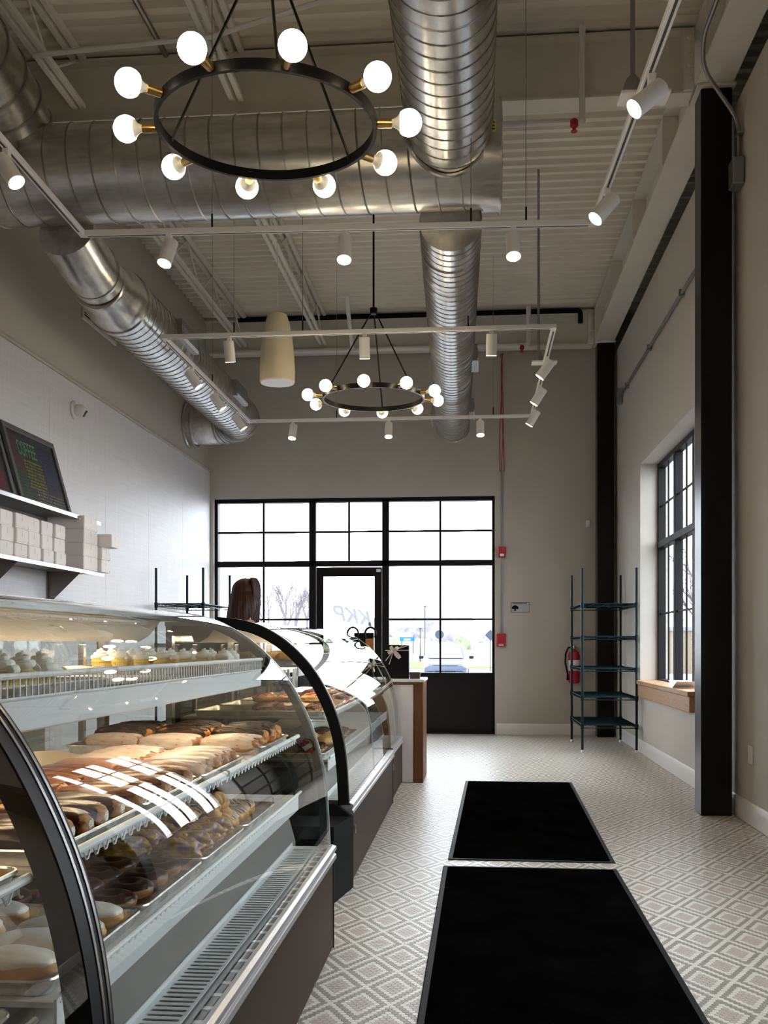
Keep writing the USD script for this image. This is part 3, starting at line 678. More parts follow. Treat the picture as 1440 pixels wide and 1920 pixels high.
R1 = (-2.33, 0.69, 2.85, 5.93); R2 = (-2.47, 0.61, 7.98, 11.08)
track_ring(*R1, 'square white track light frame, the nearer of the two', (0.72, 4.62, 5.33), [(-1.55, 5.93), (-0.02, 5.93), (-2.33, 4.4), (0.3, 5.93)], 2.0)
track_ring(*R2, 'square white track light frame, the farther of the two', (0.61, 9.10, 5.33), [(-1.9, 7.98), (-1.35, 7.98), (-0.05, 7.98), (-1.5, 11.08), (0.2, 11.08), (-2.47, 9.5)])
def make_spot(loc, label, rotz, group, tilt):
    t = thing('track_spotlight', label, 'spotlight', loc, group=group, tilt=tilt)
    L, r = .165, .042
    part('barrel', align(lathe([(r - .004, -L + .004), (r, -L), (r, -.004), (r - .004, 0)], 28, caps=False), (0, 0, 0), (0, 0, 1)), track_w, t, local=True)
    part('back_cap', align(lathe([(r - .004, -.001), (.01, .002)], 28), (0, 0, 0), (0, 0, 1)), track_w, t, local=True)
    part('reflector', align(lathe([(r - .0045, -L + .004), (.030, -L + .035)], 28, caps=False), (0, 0, 0), (0, 0, 1)), steel, t, local=True)
    part('lamp', align(lathe([(.034, -L + .016), (.034, -L + .019)], 24), (0, 0, 0), (0, 0, 1)), spot_face, t, local=True)
    return t
spot = Repeat(make_spot)
def mount(x, y, aim, label, group):
    """adapter on the rail plus the head hanging from it"""
    aim = np.array(aim, float); aim /= np.linalg.norm(aim)
    piv = np.array([x, y, TZ - .105]); back = piv - aim * .06
    rx = math.degrees(math.asin(np.clip(aim[1], -1, 1))); ry = math.degrees(math.atan2(-aim[0], -aim[2]))
    return spot(back, label, group=group, tilt=(rx, ry, 0))
def adapters(t_, pts):
    for x, y in pts:
        part('spot_adapter', cat_(rb(x - .017, x + .017, y - .017, y + .017, TZ - .050, TZ - .016, .003), rod((x, y, TZ - .05), (x, y, TZ - .10), .007, 8)), track_w, t_)
f1, f2 = stage.GetPrimAtPath('/World/square_track_rig'), stage.GetPrimAtPath('/World/square_track_rig_001')
G1, G2 = 'spotlights on the nearer track frame', 'spotlights on the farther track frame'
def askew(x, y):
    a = math.radians(2.0); dx, dy = x + 2.33, y - 5.93; return (-2.33 + dx * math.cos(a) - dy * math.sin(a), 5.93 + dx * math.sin(a) + dy * math.cos(a))
near_pts = [((-2.33, 4.85), (.55, -.15, -.8), 'on the left rail'), ((-1.81, 5.93), (-.16, -.34, -.9), 'on the far rail, left of three'), ((-0.76, 5.93), (0, -.36, -.9), 'on the far rail, middle of three'), ((0.225, 5.93), (.01, -.36, -.9), 'on the far rail, right of three'),
            ((0.69, 5.45), (-.62, -.2, -.75), 'on the right rail, nearer its far corner'), ((0.70, 4.35), (-.75, -.2, -.65), 'on the right rail, beside the feed plate')]
far_pts = [((-1.94, 7.98), (.06, .20, -.97), 'on the near rail, left of three'), ((-0.86, 7.98), (0, .20, -.97), 'on the near rail, middle of three'), ((0.13, 7.98), (-.02, .20, -.97), 'on the near rail, right of three'),
           ((-2.47, 8.80), (.55, .1, -.8), 'on the left rail, nearest of three'), ((-2.47, 9.65), (.55, .1, -.8), 'on the left rail, middle of three'), ((-2.47, 10.55), (.55, .1, -.8), 'on the left rail, farthest of three'),
           ((-1.98, 11.08), (-.08, -.3, -.95), 'on the far rail, left of three'), ((-0.93, 11.08), (0, -.3, -.95), 'on the far rail, middle of three'), ((0.06, 11.08), (.02, -.3, -.95), 'on the far rail, right of three'),
           ((0.61, 8.75), (-.6, .05, -.8), 'on the right rail, nearest of three'), ((0.61, 9.70), (-.55, .05, -.85), 'on the right rail, middle of three'), ((0.61, 10.62), (-.5, .05, -.85), 'on the right rail, farthest of three')]
near_pts = [(askew(*p), a, l) for p, a, l in near_pts]
adapters(f1, [p[0] for p in near_pts]); adapters(f2, [p[0] for p in far_pts])
for (x, y), aim, lab in near_pts: mount(x, y, aim, 'white cylinder spotlight ' + lab + ' of the nearer track', G1)
for (x, y), aim, lab in far_pts: mount(x, y, aim, 'white cylinder spotlight ' + lab + ' of the farther track', G2)
# ------------------------------------------------------------ pendant loudspeaker
cream = mat('speaker_cream', (0.66, 0.58, 0.42), 0.6, bump=0.2, bscale=300, bdist=0.001)
px, py, pz = -1.75, 9.0, 3.48
t = thing('pendant_speaker', 'cream tapered pendant loudspeaker hanging on a thin cord behind the far track frame', 'loudspeaker', (px, py, pz))
part('housing', align(lathe([(.150, 0), (.155, .008), (.157, .10), (.150, .25), (.130, .42), (.105, .54), (.085, .60), (.06, .615)], 48), (px, py, pz), (0, 0, 1)), cream, t)
part('grille', align(lathe([(.148, -.006), (.150, .002)], 48), (px, py, pz), (0, 0, 1)), trim_white, t)
part('cord', rod((px, py, pz + .61), (px, py, 5.33), .004, 6), trim_white, t)
# ------------------------------------------------------------ pipes, conduits, wires
red_p = mat('safety_red', (0.42, 0.012, 0.018), 0.4)
def bend(p, r=0.06, n=5):
    """polyline with rounded corners"""
    p = [np.array(q, float) for q in p]; out = [p[0]]
    for a, b, c in zip(p[:-2], p[1:-1], p[2:]):
        u, v = a - b, c - b; lu, lv = np.linalg.norm(u), np.linalg.norm(v); k = min(r, lu / 2.1, lv / 2.1)
        s, e = b + u / lu * k, b + v / lv * k
        for q in np.linspace(0, 1, n): out.append((1 - q) ** 2 * s + 2 * q * (1 - q) * b + q ** 2 * e)
    out.append(p[-1]); return np.array(out)
def sprinkler(t, x, y, z):
    part('sprinkler_head', align(lathe([(.018, .03), (.026, .02), (.028, -.015), (.012, -.03), (.012, -.045), (.022, -.05), (.022, -.055)], 14), (x, y, z), (0, 0, 1)), red_p, t, label='red capped sprinkler head')
t = thing('sprinkler_pipe', 'white sprinkler pipe right of the ducts, dropping from the deck with a red head', 'pipe', (0.9, 6.2, 4.3))
part('pipe', tube(bend([(0.72, 6.98, 5.31), (0.72, 6.98, 4.67), (-1.2, 6.98, 4.67)], .05), .021, 10), track_w, t); part('elbow', trimesh.creation.icosphere(2, .03).apply_translation([0.715, 6.98, 4.675]), track_w, t)
sprinkler(t, 0.665, 6.96, 4.645)
t = thing('sprinkler_pipe', 'white sprinkler pipe along the top of the back wall with a red head', 'pipe', (-1, 12.8, 4.8))
part('pipe', tube(bend([(-3.1, 12.72, 4.83), (0.66, 12.72, 4.83), (0.66, 12.72, 5.31)], .06), .030, 10), track_w, t); sprinkler(t, 0.58, 12.70, 4.80)
part('drop_pipe', rod((-1.52, 12.68, 4.83), (-1.52, 12.1, 5.31), .025, 8), track_w, t)
t = thing('brace_pipe', 'thin white pipe crossing between joists at the upper left', 'pipe', (-1.5, 6.3, 5))
part('pipe', tube([(-2.82, 6.35, 4.93), (-1.62, 6.25, 4.93), (0.1, 5.6, 4.95)], .016, 8), track_w, t)
for x, y0, lab in ((-2.2, 4.2, 'dark ceiling conduit running lengthwise at the upper left'),):
    t = thing('ceiling_conduit', lab, 'conduit', (x, 5.5, 5.25)); part('pipe', rod((x, y0, 5.27), (x + .05, 7.0, 5.27), .02, 8), seam_mat, t)
t = thing('ceiling_conduit', 'dark strut across the ceiling at the top left corner', 'conduit', (-2, 5.7, 5.3)); part('pipe', rb(-3.4, -1.2, 5.93, 5.98, 5.05, 5.09, .004), seam_mat, t)
t = thing('ceiling_conduit', 'thick black pipe just under the deck at the back right, ending in an elbow', 'conduit', (0.9, 12.7, 5.2)); part('pipe', tube(bend([(-3.0, 12.80, 5.27), (-0.2, 12.80, 5.27), (1.30, 12.80, 5.27), (1.30, 12.80, 5.12)], .05), np.array([.012] * 2 + [.012] * 4 + [.04] * 6)[:12] if False else .03, 10), black_matte, t)
galv_c = mat('grey_conduit', (0.30, 0.30, 0.31), 0.4, metal=0.8)
t = thing('wall_conduit', 'grey electrical conduit bending down the right wall to a junction box, nearest', 'conduit', (1.72, 6.9, 4.2))
part('pipe', tube(bend([(1.435, 4.9, 4.99), (1.435, 6.60, 4.98), (1.46, 6.74, 4.855), (1.735, 6.93, 4.60), (1.735, 6.93, 4.33)], .10), .014, 8), galv_c, t)
part('junction_box', rb(1.68, 1.758, 6.86, 6.99, 4.16, 4.34, .008), galv_c, t); part('strap', rb(1.71, 1.758, 6.88, 6.96, 4.50, 4.515, .002), galv_c, t)
t = thing('wall_conduit', 'grey electrical conduit running along the right wall above the window to a box', 'conduit', (1.74, 10.5, 4.1))
part('pipe', rod((1.735, 7.3, 4.10), (1.735, 12.4, 4.12), .016, 8), galv_c, t); part('junction_box', rb(1.69, 1.758, 12.38, 12.50, 4.02, 4.20, .006), galv_c, t)
for y in (8.8, 10.4, 11.9): part('strap', rb(1.712, 1.758, y, y + .03, 4.08, 4.14, .002), galv_c, t)
# fire alarm run on the back wall
t = thing('alarm_conduit', 'thin grey conduit with red wires down the back wall to the alarm devices', 'conduit', (0.345, 13.12, 3))
part('pipe', cat_(rod((.345, 13.125, 1.24), (.345, 13.125, 2.28), .010, 8), rod((.345, 13.125, 2.36), (.345, 13.125, 3.36), .010, 8)), galv_c, t)
for k in range(3):
    ph = k * 2.1; zz = np.linspace(3.34, 4.85, 24)
    part('red_wire', tube(np.stack([.345 + .018 * np.sin(zz * 3 + ph) + .012 * (k - 1), 13.115 + .006 * np.cos(zz * 5 + ph), zz], 1), .0045, 6), red_p, t)
lab_w = mat('label_white', (0.8, 0.8, 0.8), 0.5)
t = thing('alarm_strobe', 'small red fire alarm strobe on the conduit right of the glazed front', 'fire alarm', (.345, 13.1, 2.3))
part('body', rb(.295, .395, 13.07, 13.138, 2.255, 2.39, .008), red_p, t); part('lens', rb(.32, .37, 13.055, 13.072, 2.265, 2.30, .006), lab_w, t)
t = thing('pull_station', 'red fire alarm pull station at the foot of the conduit', 'fire alarm', (.335, 13.1, 1.15))
part('body', rb(.275, .395, 13.08, 13.138, 1.12, 1.285, .008), red_p, t); part('handle', rb(.275, .395, 13.06, 13.082, 1.12, 1.17, .006), red_p, t); part('lettering_bar', rb(.305, .365, 13.057, 13.061, 1.133, 1.15, .001), lab_w, t, smooth=False)
plaque_m = mat('plaque_grey', (0.42, 0.42, 0.43), 0.5)
t = thing('wall_plaque', 'small grey plaque with a black tree emblem on the back wall', 'sign', (.585, 13.13, 1.62))
part('board', rb(.462, .692, 13.126, 13.1395, 1.555, 1.685, .003), plaque_m, t)
crown = [(.0, -.03), (.012, -.03), (.008, -.005), (.035, -.008), (.045, .008), (.038, .025), (.022, .036), (.004, .042), (-.016, .038), (-.034, .026), (-.042, .008), (-.032, -.008), (-.006, -.005), (-.012, -.03)]
part('tree_emblem', ext_y([(.512 + a, 1.605 + b) for a, b in crown], 13.124, 13.127), black_matte, t, smooth=False)
part('heading_line', cat_(*[bx(.485 + .022 * k, .485 + .022 * k + .016, 13.124, 13.127, 1.662, 1.672) for k in range(8)]), black_matte, t, smooth=False)
part('border', cat_(bx(.462, .692, 13.123, 13.127, 1.681, 1.685), bx(.462, .692, 13.123, 13.127, 1.555, 1.559), bx(.462, .466, 13.123, 13.127, 1.555, 1.685), bx(.688, .692, 13.123, 13.127, 1.555, 1.685)), black_matte, t, smooth=False)
t = thing('wall_sensor', 'tiny white sensor box on the back wall beside the far column', 'sensor', (1.42, 13.1, 2.67)); part('body', rb(1.40, 1.455, 13.10, 13.139, 2.63, 2.715, .006), lab_w, t); part('lens', rb(1.415, 1.44, 13.094, 13.101, 2.635, 2.66, .004), trim_white, t)
t = thing('wall_plate', 'small white outlet plate low on the right wall near the camera', 'outlet', (1.757, 6.72, .44)); part('plate', rb(1.751, 1.7595, 6.665, 6.775, .385, .50, .002), trim_white, t)
for z in (.42, .465): part('socket', rb(1.7485, 1.7515, 6.70, 6.74, z - .014, z + .014, .001), paint_white, t)
# fire extinguisher
ex, ey = 1.245, 13.05
t = thing('fire_extinguisher', 'red fire extinguisher with black hose on the back wall behind the green rack', 'fire extinguisher', (ex, ey, .67))
part('cylinder', align(lathe([(.05, .66), (.068, .67), (.072, .69), (.072, 1.00), (.06, 1.05), (.03, 1.08), (.02, 1.09)], 28), (ex, ey, 0), (0, 0, 1)), red_p, t)
part('label_band', align(lathe([(.0728, .82), (.0728, .95)], 28, caps=False), (ex, ey, 0), (0, 0, 1)), lab_w, t)
part('valve', align(lathe([(.018, 1.09), (.02, 1.10), (.02, 1.13), (.012, 1.14)], 16), (ex, ey, 0), (0, 0, 1)), steel, t)
part('lever', cat_(rod((ex, ey, 1.14), (ex + .09, ey, 1.17), .008, 6), rod((ex + .01, ey, 1.12), (ex + .10, ey, 1.09), .008, 6)), steel, t)
part('hose', tube([(ex - .02, ey, 1.11), (ex - .07, ey - .01, 1.11), (ex - .105, ey - .02, 1.03), (ex - .11, ey - .02, .92), (ex - .09, ey - .03, .82), (ex - .08, ey - .03, .76)], .011, 8), black_matte, t); part('nozzle', rod((ex - .08, ey - .03, .77), (ex - .078, ey - .03, .70), .012, 8, .018), black_matte, t)
part('bracket', rb(ex - .03, ex + .03, 13.118, 13.139, .75, 1.10, .004), black_matte, t)
# ------------------------------------------------------------ curved glass bakery cases
case_glass = glass('case_glass', (0.955, 0.975, 0.965), 1.55)
laminate = mat('brown_black_laminate', (0.028, 0.0150, 0.0085), 0.45, specular_ior_level=0.1, specular_tint=(1, 0.82, 0.70), var=0.25, vscale=4, stretch=(1, 20, 20), bump=0.06, bscale=400, bdist=0.0006)
tub_m = mat('case_liner', (0.20, 0.178, 0.158), 0.38, var=0.05, vscale=6)
wire_w = mat('white_wire', (0.80, 0.80, 0.79), 0.35)
shelf_w = mat('white_shelf', (0.74, 0.74, 0.74), 0.3)
slot_dark = mat('slot_dark', (0.010, 0.010, 0.010), 0.7)
canopy_m = mat('canopy_cream', (0.64, 0.57, 0.47), 0.5)
led = emit('case_lamp', (1.0, 0.74, 0.44), 6.0); led_wide = emit('canopy_lamp', (1.0, 0.78, 0.52), 4.0)
edge_seal = mat('grey_edge_seal', (0.045, 0.05, 0.055), 0.3)
edge_glass = mat('polished_glass_edge', (0.45, 0.50, 0.50), 0.15)
from scipy.interpolate import PchipInterpolator, CubicSpline
_pz = np.array([0.395, 0.52, 0.64, 0.74, 0.83, 0.91, 0.985, 1.05, 1.11, 1.16, 1.205, 1.235, 1.256, 1.268])
_px = np.array([-.020, -.026, -.037, -.056, -.084, -.119, -.160, -.206, -.262, -.320, -.390, -.455, -.535, -.640])
_s = np.concatenate([[0], np.cumsum(np.hypot(np.diff(_px), np.diff(_pz)))])
_fx, _fz = CubicSpline(_s, _px), CubicSpline(_s, _pz)
ARC = np.stack([_fx(np.linspace(0, _s[-1], 44)), _fz(np.linspace(0, _s[-1], 44))], 1)
_tan = np.gradient(ARC, axis=0); _nrm = np.stack([_tan[:, 1], -_tan[:, 0]], 1); _nrm /= np.linalg.norm(_nrm, axis=1, keepdims=True)
def arc_strip(xf, off0, off1):
    a = ARC + _nrm * off0; b = ARC + _nrm * off1
    return Polygon(np.vstack([a, b[::-1]]) + [xf, 0])
def end_shape(xf, back):
    a = ARC - _nrm * 0.001
    return Polygon(np.vstack([a + [xf, 0], [[back, 1.268], [back, 0.395]]]))
def zigzag(y0, y1, x, z0, z1, step):
    n = int((y1 - y0) / step); p = []
    for k in range(n + 1):
        y = y0 + k * step; p += [(x, y, z1 if k % 2 else z0), (x, y + step * .35, z1 if k % 2 else z0)]
    return np.array(p)
ZT, ZM, ZB = 1.050, 0.800, 0.595            # top, middle, bottom shelf surfaces
XT, XM, XB, XBACK = -0.255, -0.118, -0.108, -0.895   # front edges relative to the case front
def bakery_case(label, xf, y0, y1, panels, near_arc=None, far_arc=None, slots=True, grille_y=None, detail=True):
    t = thing('bakery_case', label, 'display case', (xf - .45, (y0 + y1) / 2, 0))
    xb = xf - 0.90
    part('base_cabinet', bx(xb, xf - .02, y0 + .005, y1 - .005, 0.03, 0.345), black_matte, t, smooth=False)
    part('kick_plinth', bx(xb + .05, xf - .06, y0 + .01, y1 - .01, 0.0, 0.031), black_matte, t, smooth=False)
    part('front_panel', rb(xf - .02, xf, y0 + .012, y1 - .012, .012, .336, .003), laminate, t)
    for y in (y0, y1 - .012): part('panel_edge', rb(xf - .022, xf + .003, y, y + .012, .008, .345, .002), black_gloss, t, smooth=False)
    # aluminium bumper rail with a slotted top strip
    rp = [(xf - .055, .345), (xf + .006, .338), (xf + .012, .346), (xf + .010, .360), (xf + .004, .363), (xf + .004, .374), (xf + .012, .378), (xf + .010, .390), (xf - .002, .3935), (xf - .006, .384), (xf - .055, .384)]
    part('bumper_rail', ext_y(rp, y0, y1), alu, t, smooth=20)
    hol = []
    if slots:
        n = int((y1 - y0 - .08) / .080)
        for k in range(n):
            yc = y0 + .07 + k * .080; hol.append(sbox(xf - .031, yc - .028, xf - .015, yc + .028).buffer(.003))
    top = ext(sbox(xf - .056, y0, xf - .001, y1).difference(shapely.union_all(hol)) if hol else sbox(xf - .056, y0, xf - .001, y1), .003)
    top.apply_translation([0, 0, .3925]); part('slotted_strip', top, alu, t, smooth=False)
    part('strip_channel', bx(xf - .05, xf - .007, y0 + .01, y1 - .01, .384, .3855), slot_dark, t, smooth=False)
    # air grille with rounded slots, lying inside the glass
    g0, g1 = y0 + .03, y1 - .09
    hol = []; n = int((g1 - g0 - .05) / .0265)
    for k in range(n):
        yc = g0 + .035 + k * .0265; hol.append(shapely.LineString([(xf - .122, yc), (xf - .058, yc)]).buffer(.0058, quad_segs=4))
    gp = ext(sbox(xf - .140, g0, xf - .046, g1).difference(shapely.union_all(hol)), .003)
    gp.apply_translation([0, 0, .402]); part('air_grille', gp, shelf_w, t, smooth=False)
    part('grille_lip', bx(xf - .143, xf - .140, g0, g1, .398, .418), shelf_w, t, smooth=False)
    part('air_channel', bx(xf - .14, xf - .05, y0 + .02, y1 - .02, .386, .388), slot_dark, t, smooth=False)
    part('liner', ext_y([(xf - .142, .386), (xf - .142, .41), (xf - .185, .56), (xb + .06, .56), (xb + .06, .386)], y0 + .02, y1 - .02), tub_m, t)
    # shelves
    a, b = y0 + (.045 if near_arc else .01), y1 - (.10 if far_arc or y1 > 7 else .004)
    def shelf(name, xs, z, rail):
        s = part(name, rb(xb + .07, xf + xs - .012, a, b, z - .012, z, .002), shelf_w, t, smooth=False)
        x = xf + xs
        if rail == 'bar':
            segs = [(a, (a + b) / 2 - .012), ((a + b) / 2 + .012, b)]
            for q0, q1 in segs:
                part('rail_bar', rod((x, q0, z + .012), (x, q1, z + .012), .0075, 10), wire_w, s)
                part('crimped_wire', tube(zigzag(q0, q1 - .02, x - .003, z - .012, z + .006, .022), .0019, 5), wire_w, s, kind='stuff')
        elif rail == 'low':
            part('rail_bar', rod((x, a, z + .012), (x, b, z + .012), .005, 8), wire_w, s)
            part('crimped_wire', tube(zigzag(a, b - .02, x - .003, z - .001, z + .009, .016), .0016, 4), wire_w, s, kind='stuff')
            part('front_skirt', rb(x - .014, x - .009, a, b, z - .055, z + .003, .001), shelf_w, s, smooth=False)
        else:
            part('rail_bar', rod((x, a, z + .045), (x, b, z + .045), .006, 8), wire_w, s)
            part('lower_wire', rod((x, a, z + .006), (x, b, z + .006), .003, 6), wire_w, s)
            n = int((b - a) / .0245)
            part('upright_wires', cat_(*[rod((x, a + k * .0245, z + .004), (x, a + k * .0245, z + .044), .0018, 5) for k in range(n + 1)]), wire_w, s, kind='stuff')
            part('light_valance', rb(x - .012, x - .003, a - .01, b + .01, z - .055, z + .004, .003), shelf_w, s, smooth=False)
            part('shelf_lamp', rb(x - .10, x - .07, a + .03, b - .03, z - .022, z - .0125, .002), led, s, smooth=False)
        return s
    shelf('top_shelf', XT, ZT, 'grid'); shelf('middle_shelf', XM, ZM, 'bar'); shelf('bottom_shelf', XB, ZB, 'low')
    for y in (a + .25, (a + b) / 2, b - .25):
        part('shelf_post', rb(xb + .05, xb + .07, y - .012, y + .012, .56, 1.15, .002), steel, t, smooth=False)
    # canopy with lamp, rear glass
    part('canopy', rb(xb - .01, xf - .60, y0 + .01, y1 - .01, 1.236, 1.262, .004), steel, t)
    part('lamp_housing', ext_y([(xb + .005, 1.236), (xf - .66, 1.236), (xf - .70, 1.185), (xf - .74, 1.160), (xb + .13, 1.160), (xb + .12, 1.19), (xb + .005, 1.19)], y0 + .03, y1 - .03), canopy_m, t)
    part('lamp_strip', rb(xb + .05, xb + .115, y0 + .08, y1 - .08, 1.166, 1.185, .002), led_wide, t, smooth=False)
    part('rear_frame', cat_(bx(xb, xb + .03, y0, y0 + .05, .345, 1.24), bx(xb, xb + .03, y1 - .05, y1, .345, 1.24), bx(xb, xb + .03, (y0 + y1) / 2 - .03, (y0 + y1) / 2 + .03, .345, 1.24)), steel, t, smooth=False)
    part('rear_door_glass', bx(xb + .012, xb + .017, y0 + .04, y1 - .04, .40, 1.2), case_glass, t, smooth=False)
    # curved front panes
    ed = [y0] + list(panels) + [y1]
    for q0, q1 in zip(ed[:-1], ed[1:]):
        part('curved_pane', ext_y(arc_strip(xf, 0.0, 0.007), q0 + .003, q1 - .003), case_glass, t, smooth=40)
    for j in panels:
        part('pane_joint', ext_y(arc_strip(xf, -.001, .008), j - .0025, j + .0025), edge_glass, t, smooth=40)
    es = end_shape(xf, xb + .02)
    for y, style in ((y0, near_arc), (y1, far_arc)):
        s = 1 if y == y0 else -1
        if style is None: continue
        if style == 'wide':        # black jointing arch shared with the neighbouring case, with two chrome lines
            f = part('end_arc', ext_y(arc_strip(xf, -.030, .0115), y0 - .055, y0 + .026), black_metal, t, smooth=40)
            for q in (-.012, .012): part('chrome_line', ext_y(arc_strip(xf, .0105, .0135), y + q - .004, y + q + .004), steel, f, smooth=40)
            continue
        part('end_pane', ext_y(es, min(y + s * .010, y + s * .016), max(y + s * .010, y + s * .016)), case_glass, t, smooth=False)
        if style == 'black':
            f = part('end_arc', ext_y(arc_strip(xf, -.038, .0115), y - .026 if s > 0 else y - .020, y + .020 if s > 0 else y + .026), black_metal, t, smooth=40)
            part('chrome_line', ext_y(arc_strip(xf, .0105, .0135), y - .004, y + .006), steel, f, smooth=40)
        else:
            f = part('end_arc', ext_y(arc_strip(xf, -.028, -.001), y - .008, y + .003), edge_seal, t, smooth=40)
            part('glass_edge', ext_y(arc_strip(xf, -.001, .0085), y - .004, y + .003), edge_glass, f, smooth=40)
    return t
CASE1 = bakery_case('long curved glass bakery case full of long johns, nearest in front', -0.530, 1.495, 3.83, [], 'wide', 'grey')
CASE0 = bakery_case('curved glass bakery case at the lower left corner, mostly outside the picture', -0.525, 0.30, 1.435, [], None, None, slots=False)
CASE2 = bakery_case('curved glass bakery case with a thick black arc, middle of the row', -0.585, 4.83, 7.33, [6.1], 'black', None)
CASE3 = bakery_case('curved glass bakery case farthest along the row, beside the white counter', -0.600, 7.35, 8.44, [7.9], None, 'grey')
t = CASE2
part('black_end_cover', cat_(ext_z(Polygon([(-.572, 4.815), (-.622, 4.50), (-1.48, 4.50), (-1.48, 4.815)]), 0.0, .34), ext_y([(-.59, .335), (-.59, .352), (-.66, .40), (-1.48, .415), (-1.48, .335)], 4.78, 4.815)), black_matte, t, smooth=False)
part('joint_clip', rb(-.64, -.585, 7.322, 7.345, .385, .402, .002), black_gloss, t); 
for tt, xx, yy in ((CASE2, -.584, 4.92), (CASE3, -.599, 7.42)):
    part('latch', cat_(align(lathe([(.010, 0), (.012, .004), (.012, .010), (.004, .012)], 16), (xx, yy, .27), (1, 0, 0)), rod((xx + .008, yy, .265), (xx + .01, yy + .004, .235), .004, 6)), alu, tt)

# ------------------------------------------------------------ sheet pans and paper
pan_m = mat('sheet_pan', (0.74, 0.72, 0.69), 0.30, metal=1.0, rvar=0.08, vscale=12, var=0.06)
paper_m = graph('parchment', {'tc': ('texture_coordinate', {}), 'n': ('noise_texture', {'scale': 9.0, 'detail': 4.0}), 'r': ('rgb_ramp', {'ramp': [(0.35, (0.62, 0.50, 0.34)), (0.65, (0.76, 0.66, 0.50))]}), 'p': ('principled_bsdf', {'roughness': 0.7})},
                [('tc.object', 'n.vector'), ('n.fac', 'r.fac'), ('r.color', 'p.base_color')], 'p.BSDF')
def rrect(w, d, r, n=5):
    return np.array(sbox(-w / 2 + r, -d / 2 + r, w / 2 - r, d / 2 - r).buffer(r, quad_segs=n).exterior.coords)[:-1]
def build_pan(w, d):
    def b(loc, label, rotz, group, tilt):
        t = thing('sheet_pan', label, 'baking tray', loc, rotz, group)
        lo, hi = rrect(w - .016, d - .016, .022), rrect(w, d, .03)
        k = len(lo); V, F = [], []
        rings = [(lo * .99, .0015), (lo, .002), (hi * .998, .024), (hi, .0255), (hi * 1.012, .0245), (hi * 1.012, .022), (hi * 1.001, .0225), (lo * 1.004, .0), (lo * .98, .0)]
        for p, z in rings: V.append(np.column_stack([p, np.full(k, z)]))
        m = loft([v for v in V]); part('pan', m, pan_m, t, local=True)
        part('rolled_rim', tube(np.column_stack([hi * 1.008, np.full(k, .0245)]), .0035, 6, closed=True), pan_m, t, local=True)
        return t
    return Repeat(b)
pan_l = build_pan(.64, .45); pan_s = build_pan(.55, .45)
def paper(loc, w, d, label, seed, rot=0.0, curl=0.02):
    n, k = 24, 18; X, Y = np.meshgrid(np.linspace(-w / 2, w / 2, n), np.linspace(-d / 2, d / 2, k), indexing='ij')
    e = np.maximum(np.abs(X) / (w / 2), np.abs(Y) / (d / 2))
    Z = .0005 + np.clip(e - .88, 0, 1) / .12 * curl * meshkit.fbm(np.stack([X * 9, Y * 9, X * 0 + seed], -1), 3, seed) + .003 * meshkit.fbm(np.stack([X * 14, Y * 14, X * 0], -1), 3, seed + 5) * (e < .95)
    V = np.stack([X, Y, Z], -1).reshape(-1, 3); V2 = V - [0, 0, .0004]; ii, jj = np.meshgrid(np.arange(n - 1), np.arange(k - 1), indexing='ij'); a = (ii * k + jj).ravel()
    f = np.vstack([np.stack([a, a + k, a + k + 1], 1), np.stack([a, a + k + 1, a + 1], 1)]); N = len(V)
    t = thing('parchment_sheet', label, 'baking paper', loc, rot, 'parchment sheets on the trays')
    part('sheet', trimesh.Trimesh(np.vstack([V, V2]), np.vstack([f, f[:, ::-1] + N]), process=False), paper_m, t, local=True, smooth=True); return t

# ------------------------------------------------------------ pastries
def food(name, c, rough=.5, var=.25, vscale=30, bump=.3, bscale=70, bd=.003, **k): return mat(name, c, rough, var=var, vscale=vscale, bump=bump, bscale=bscale, bdist=bd, **k)
dough = food('fried_dough', (0.46, 0.20, 0.055)); orange_dough = food('orange_dough', (0.60, 0.22, 0.03)); dough_lt = food('golden_dough', (0.58, 0.31, 0.09))
frost_m = food('buttercream', (0.86, 0.82, 0.74), .5, .04, 20, .1, 60)
def patchy(name, ramp, scale, stretch, rough=.28):
    return graph(name, {'tc': ('texture_coordinate', {}), 'mp': ('mapping', {'scale': stretch}), 'n': ('noise_texture', {'scale': float(scale), 'detail': 4.0}), 'r': ('rgb_ramp', {'ramp': ramp}),
        'b': ('bump', {'strength': .4, 'distance': .003}), 'p': ('principled_bsdf', {'roughness': rough})},
        [('tc.object', 'mp.vector'), ('mp.vector', 'n.vector'), ('n.fac', 'r.fac'), ('r.color', 'p.base_color'), ('n.fac', 'b.height'), ('b.normal', 'p.normal')], 'p.BSDF')
icing = {'chocolate': food('chocolate_icing', (0.040, 0.0125, 0.005), .26, .3, 14, .25, 25, specular_ior_level=0.3), 'caramel': patchy('caramel_icing', [(.36, (.060, .018, .006)), (.50, (.150, .052, .018)), (.64, (.27, .12, .045))], 10, (2, 14, 14)),
         'mocha': food('mocha_glaze', (0.42, 0.24, 0.19), .25, .25, 14, .2, 25), 'white': patchy('sugar_glaze', [(.30, (.36, .13, .04)), (.40, (.70, .52, .40)), (.60, (.78, .66, .56))], 9, (4, 9, 9)),
         'bark': patchy('dark_bark_icing', [(.36, (.010, .006, .004)), (.52, (.030, .017, .011)), (.66, (.085, .05, .03))], 14, (1.5, 14, 14), .5),
         'snow': food('white_icing', (0.80, 0.74, 0.66), .35, .06, 20, .2, 30), 'purple': patchy('purple_icing', [(.34, (.20, .10, .16)), (.47, (.30, .19, .24)), (.53, (.42, .24, .07)), (.66, (.50, .30, .06))], 38, (1, 1, 1))}
def superell(n1=.7, n2=.55, sub=3):
    s = trimesh.creation.icosphere(subdivisions=sub); v = np.array(s.vertices)
    return np.sign(v) * np.abs(v) ** n1, np.array(s.faces)
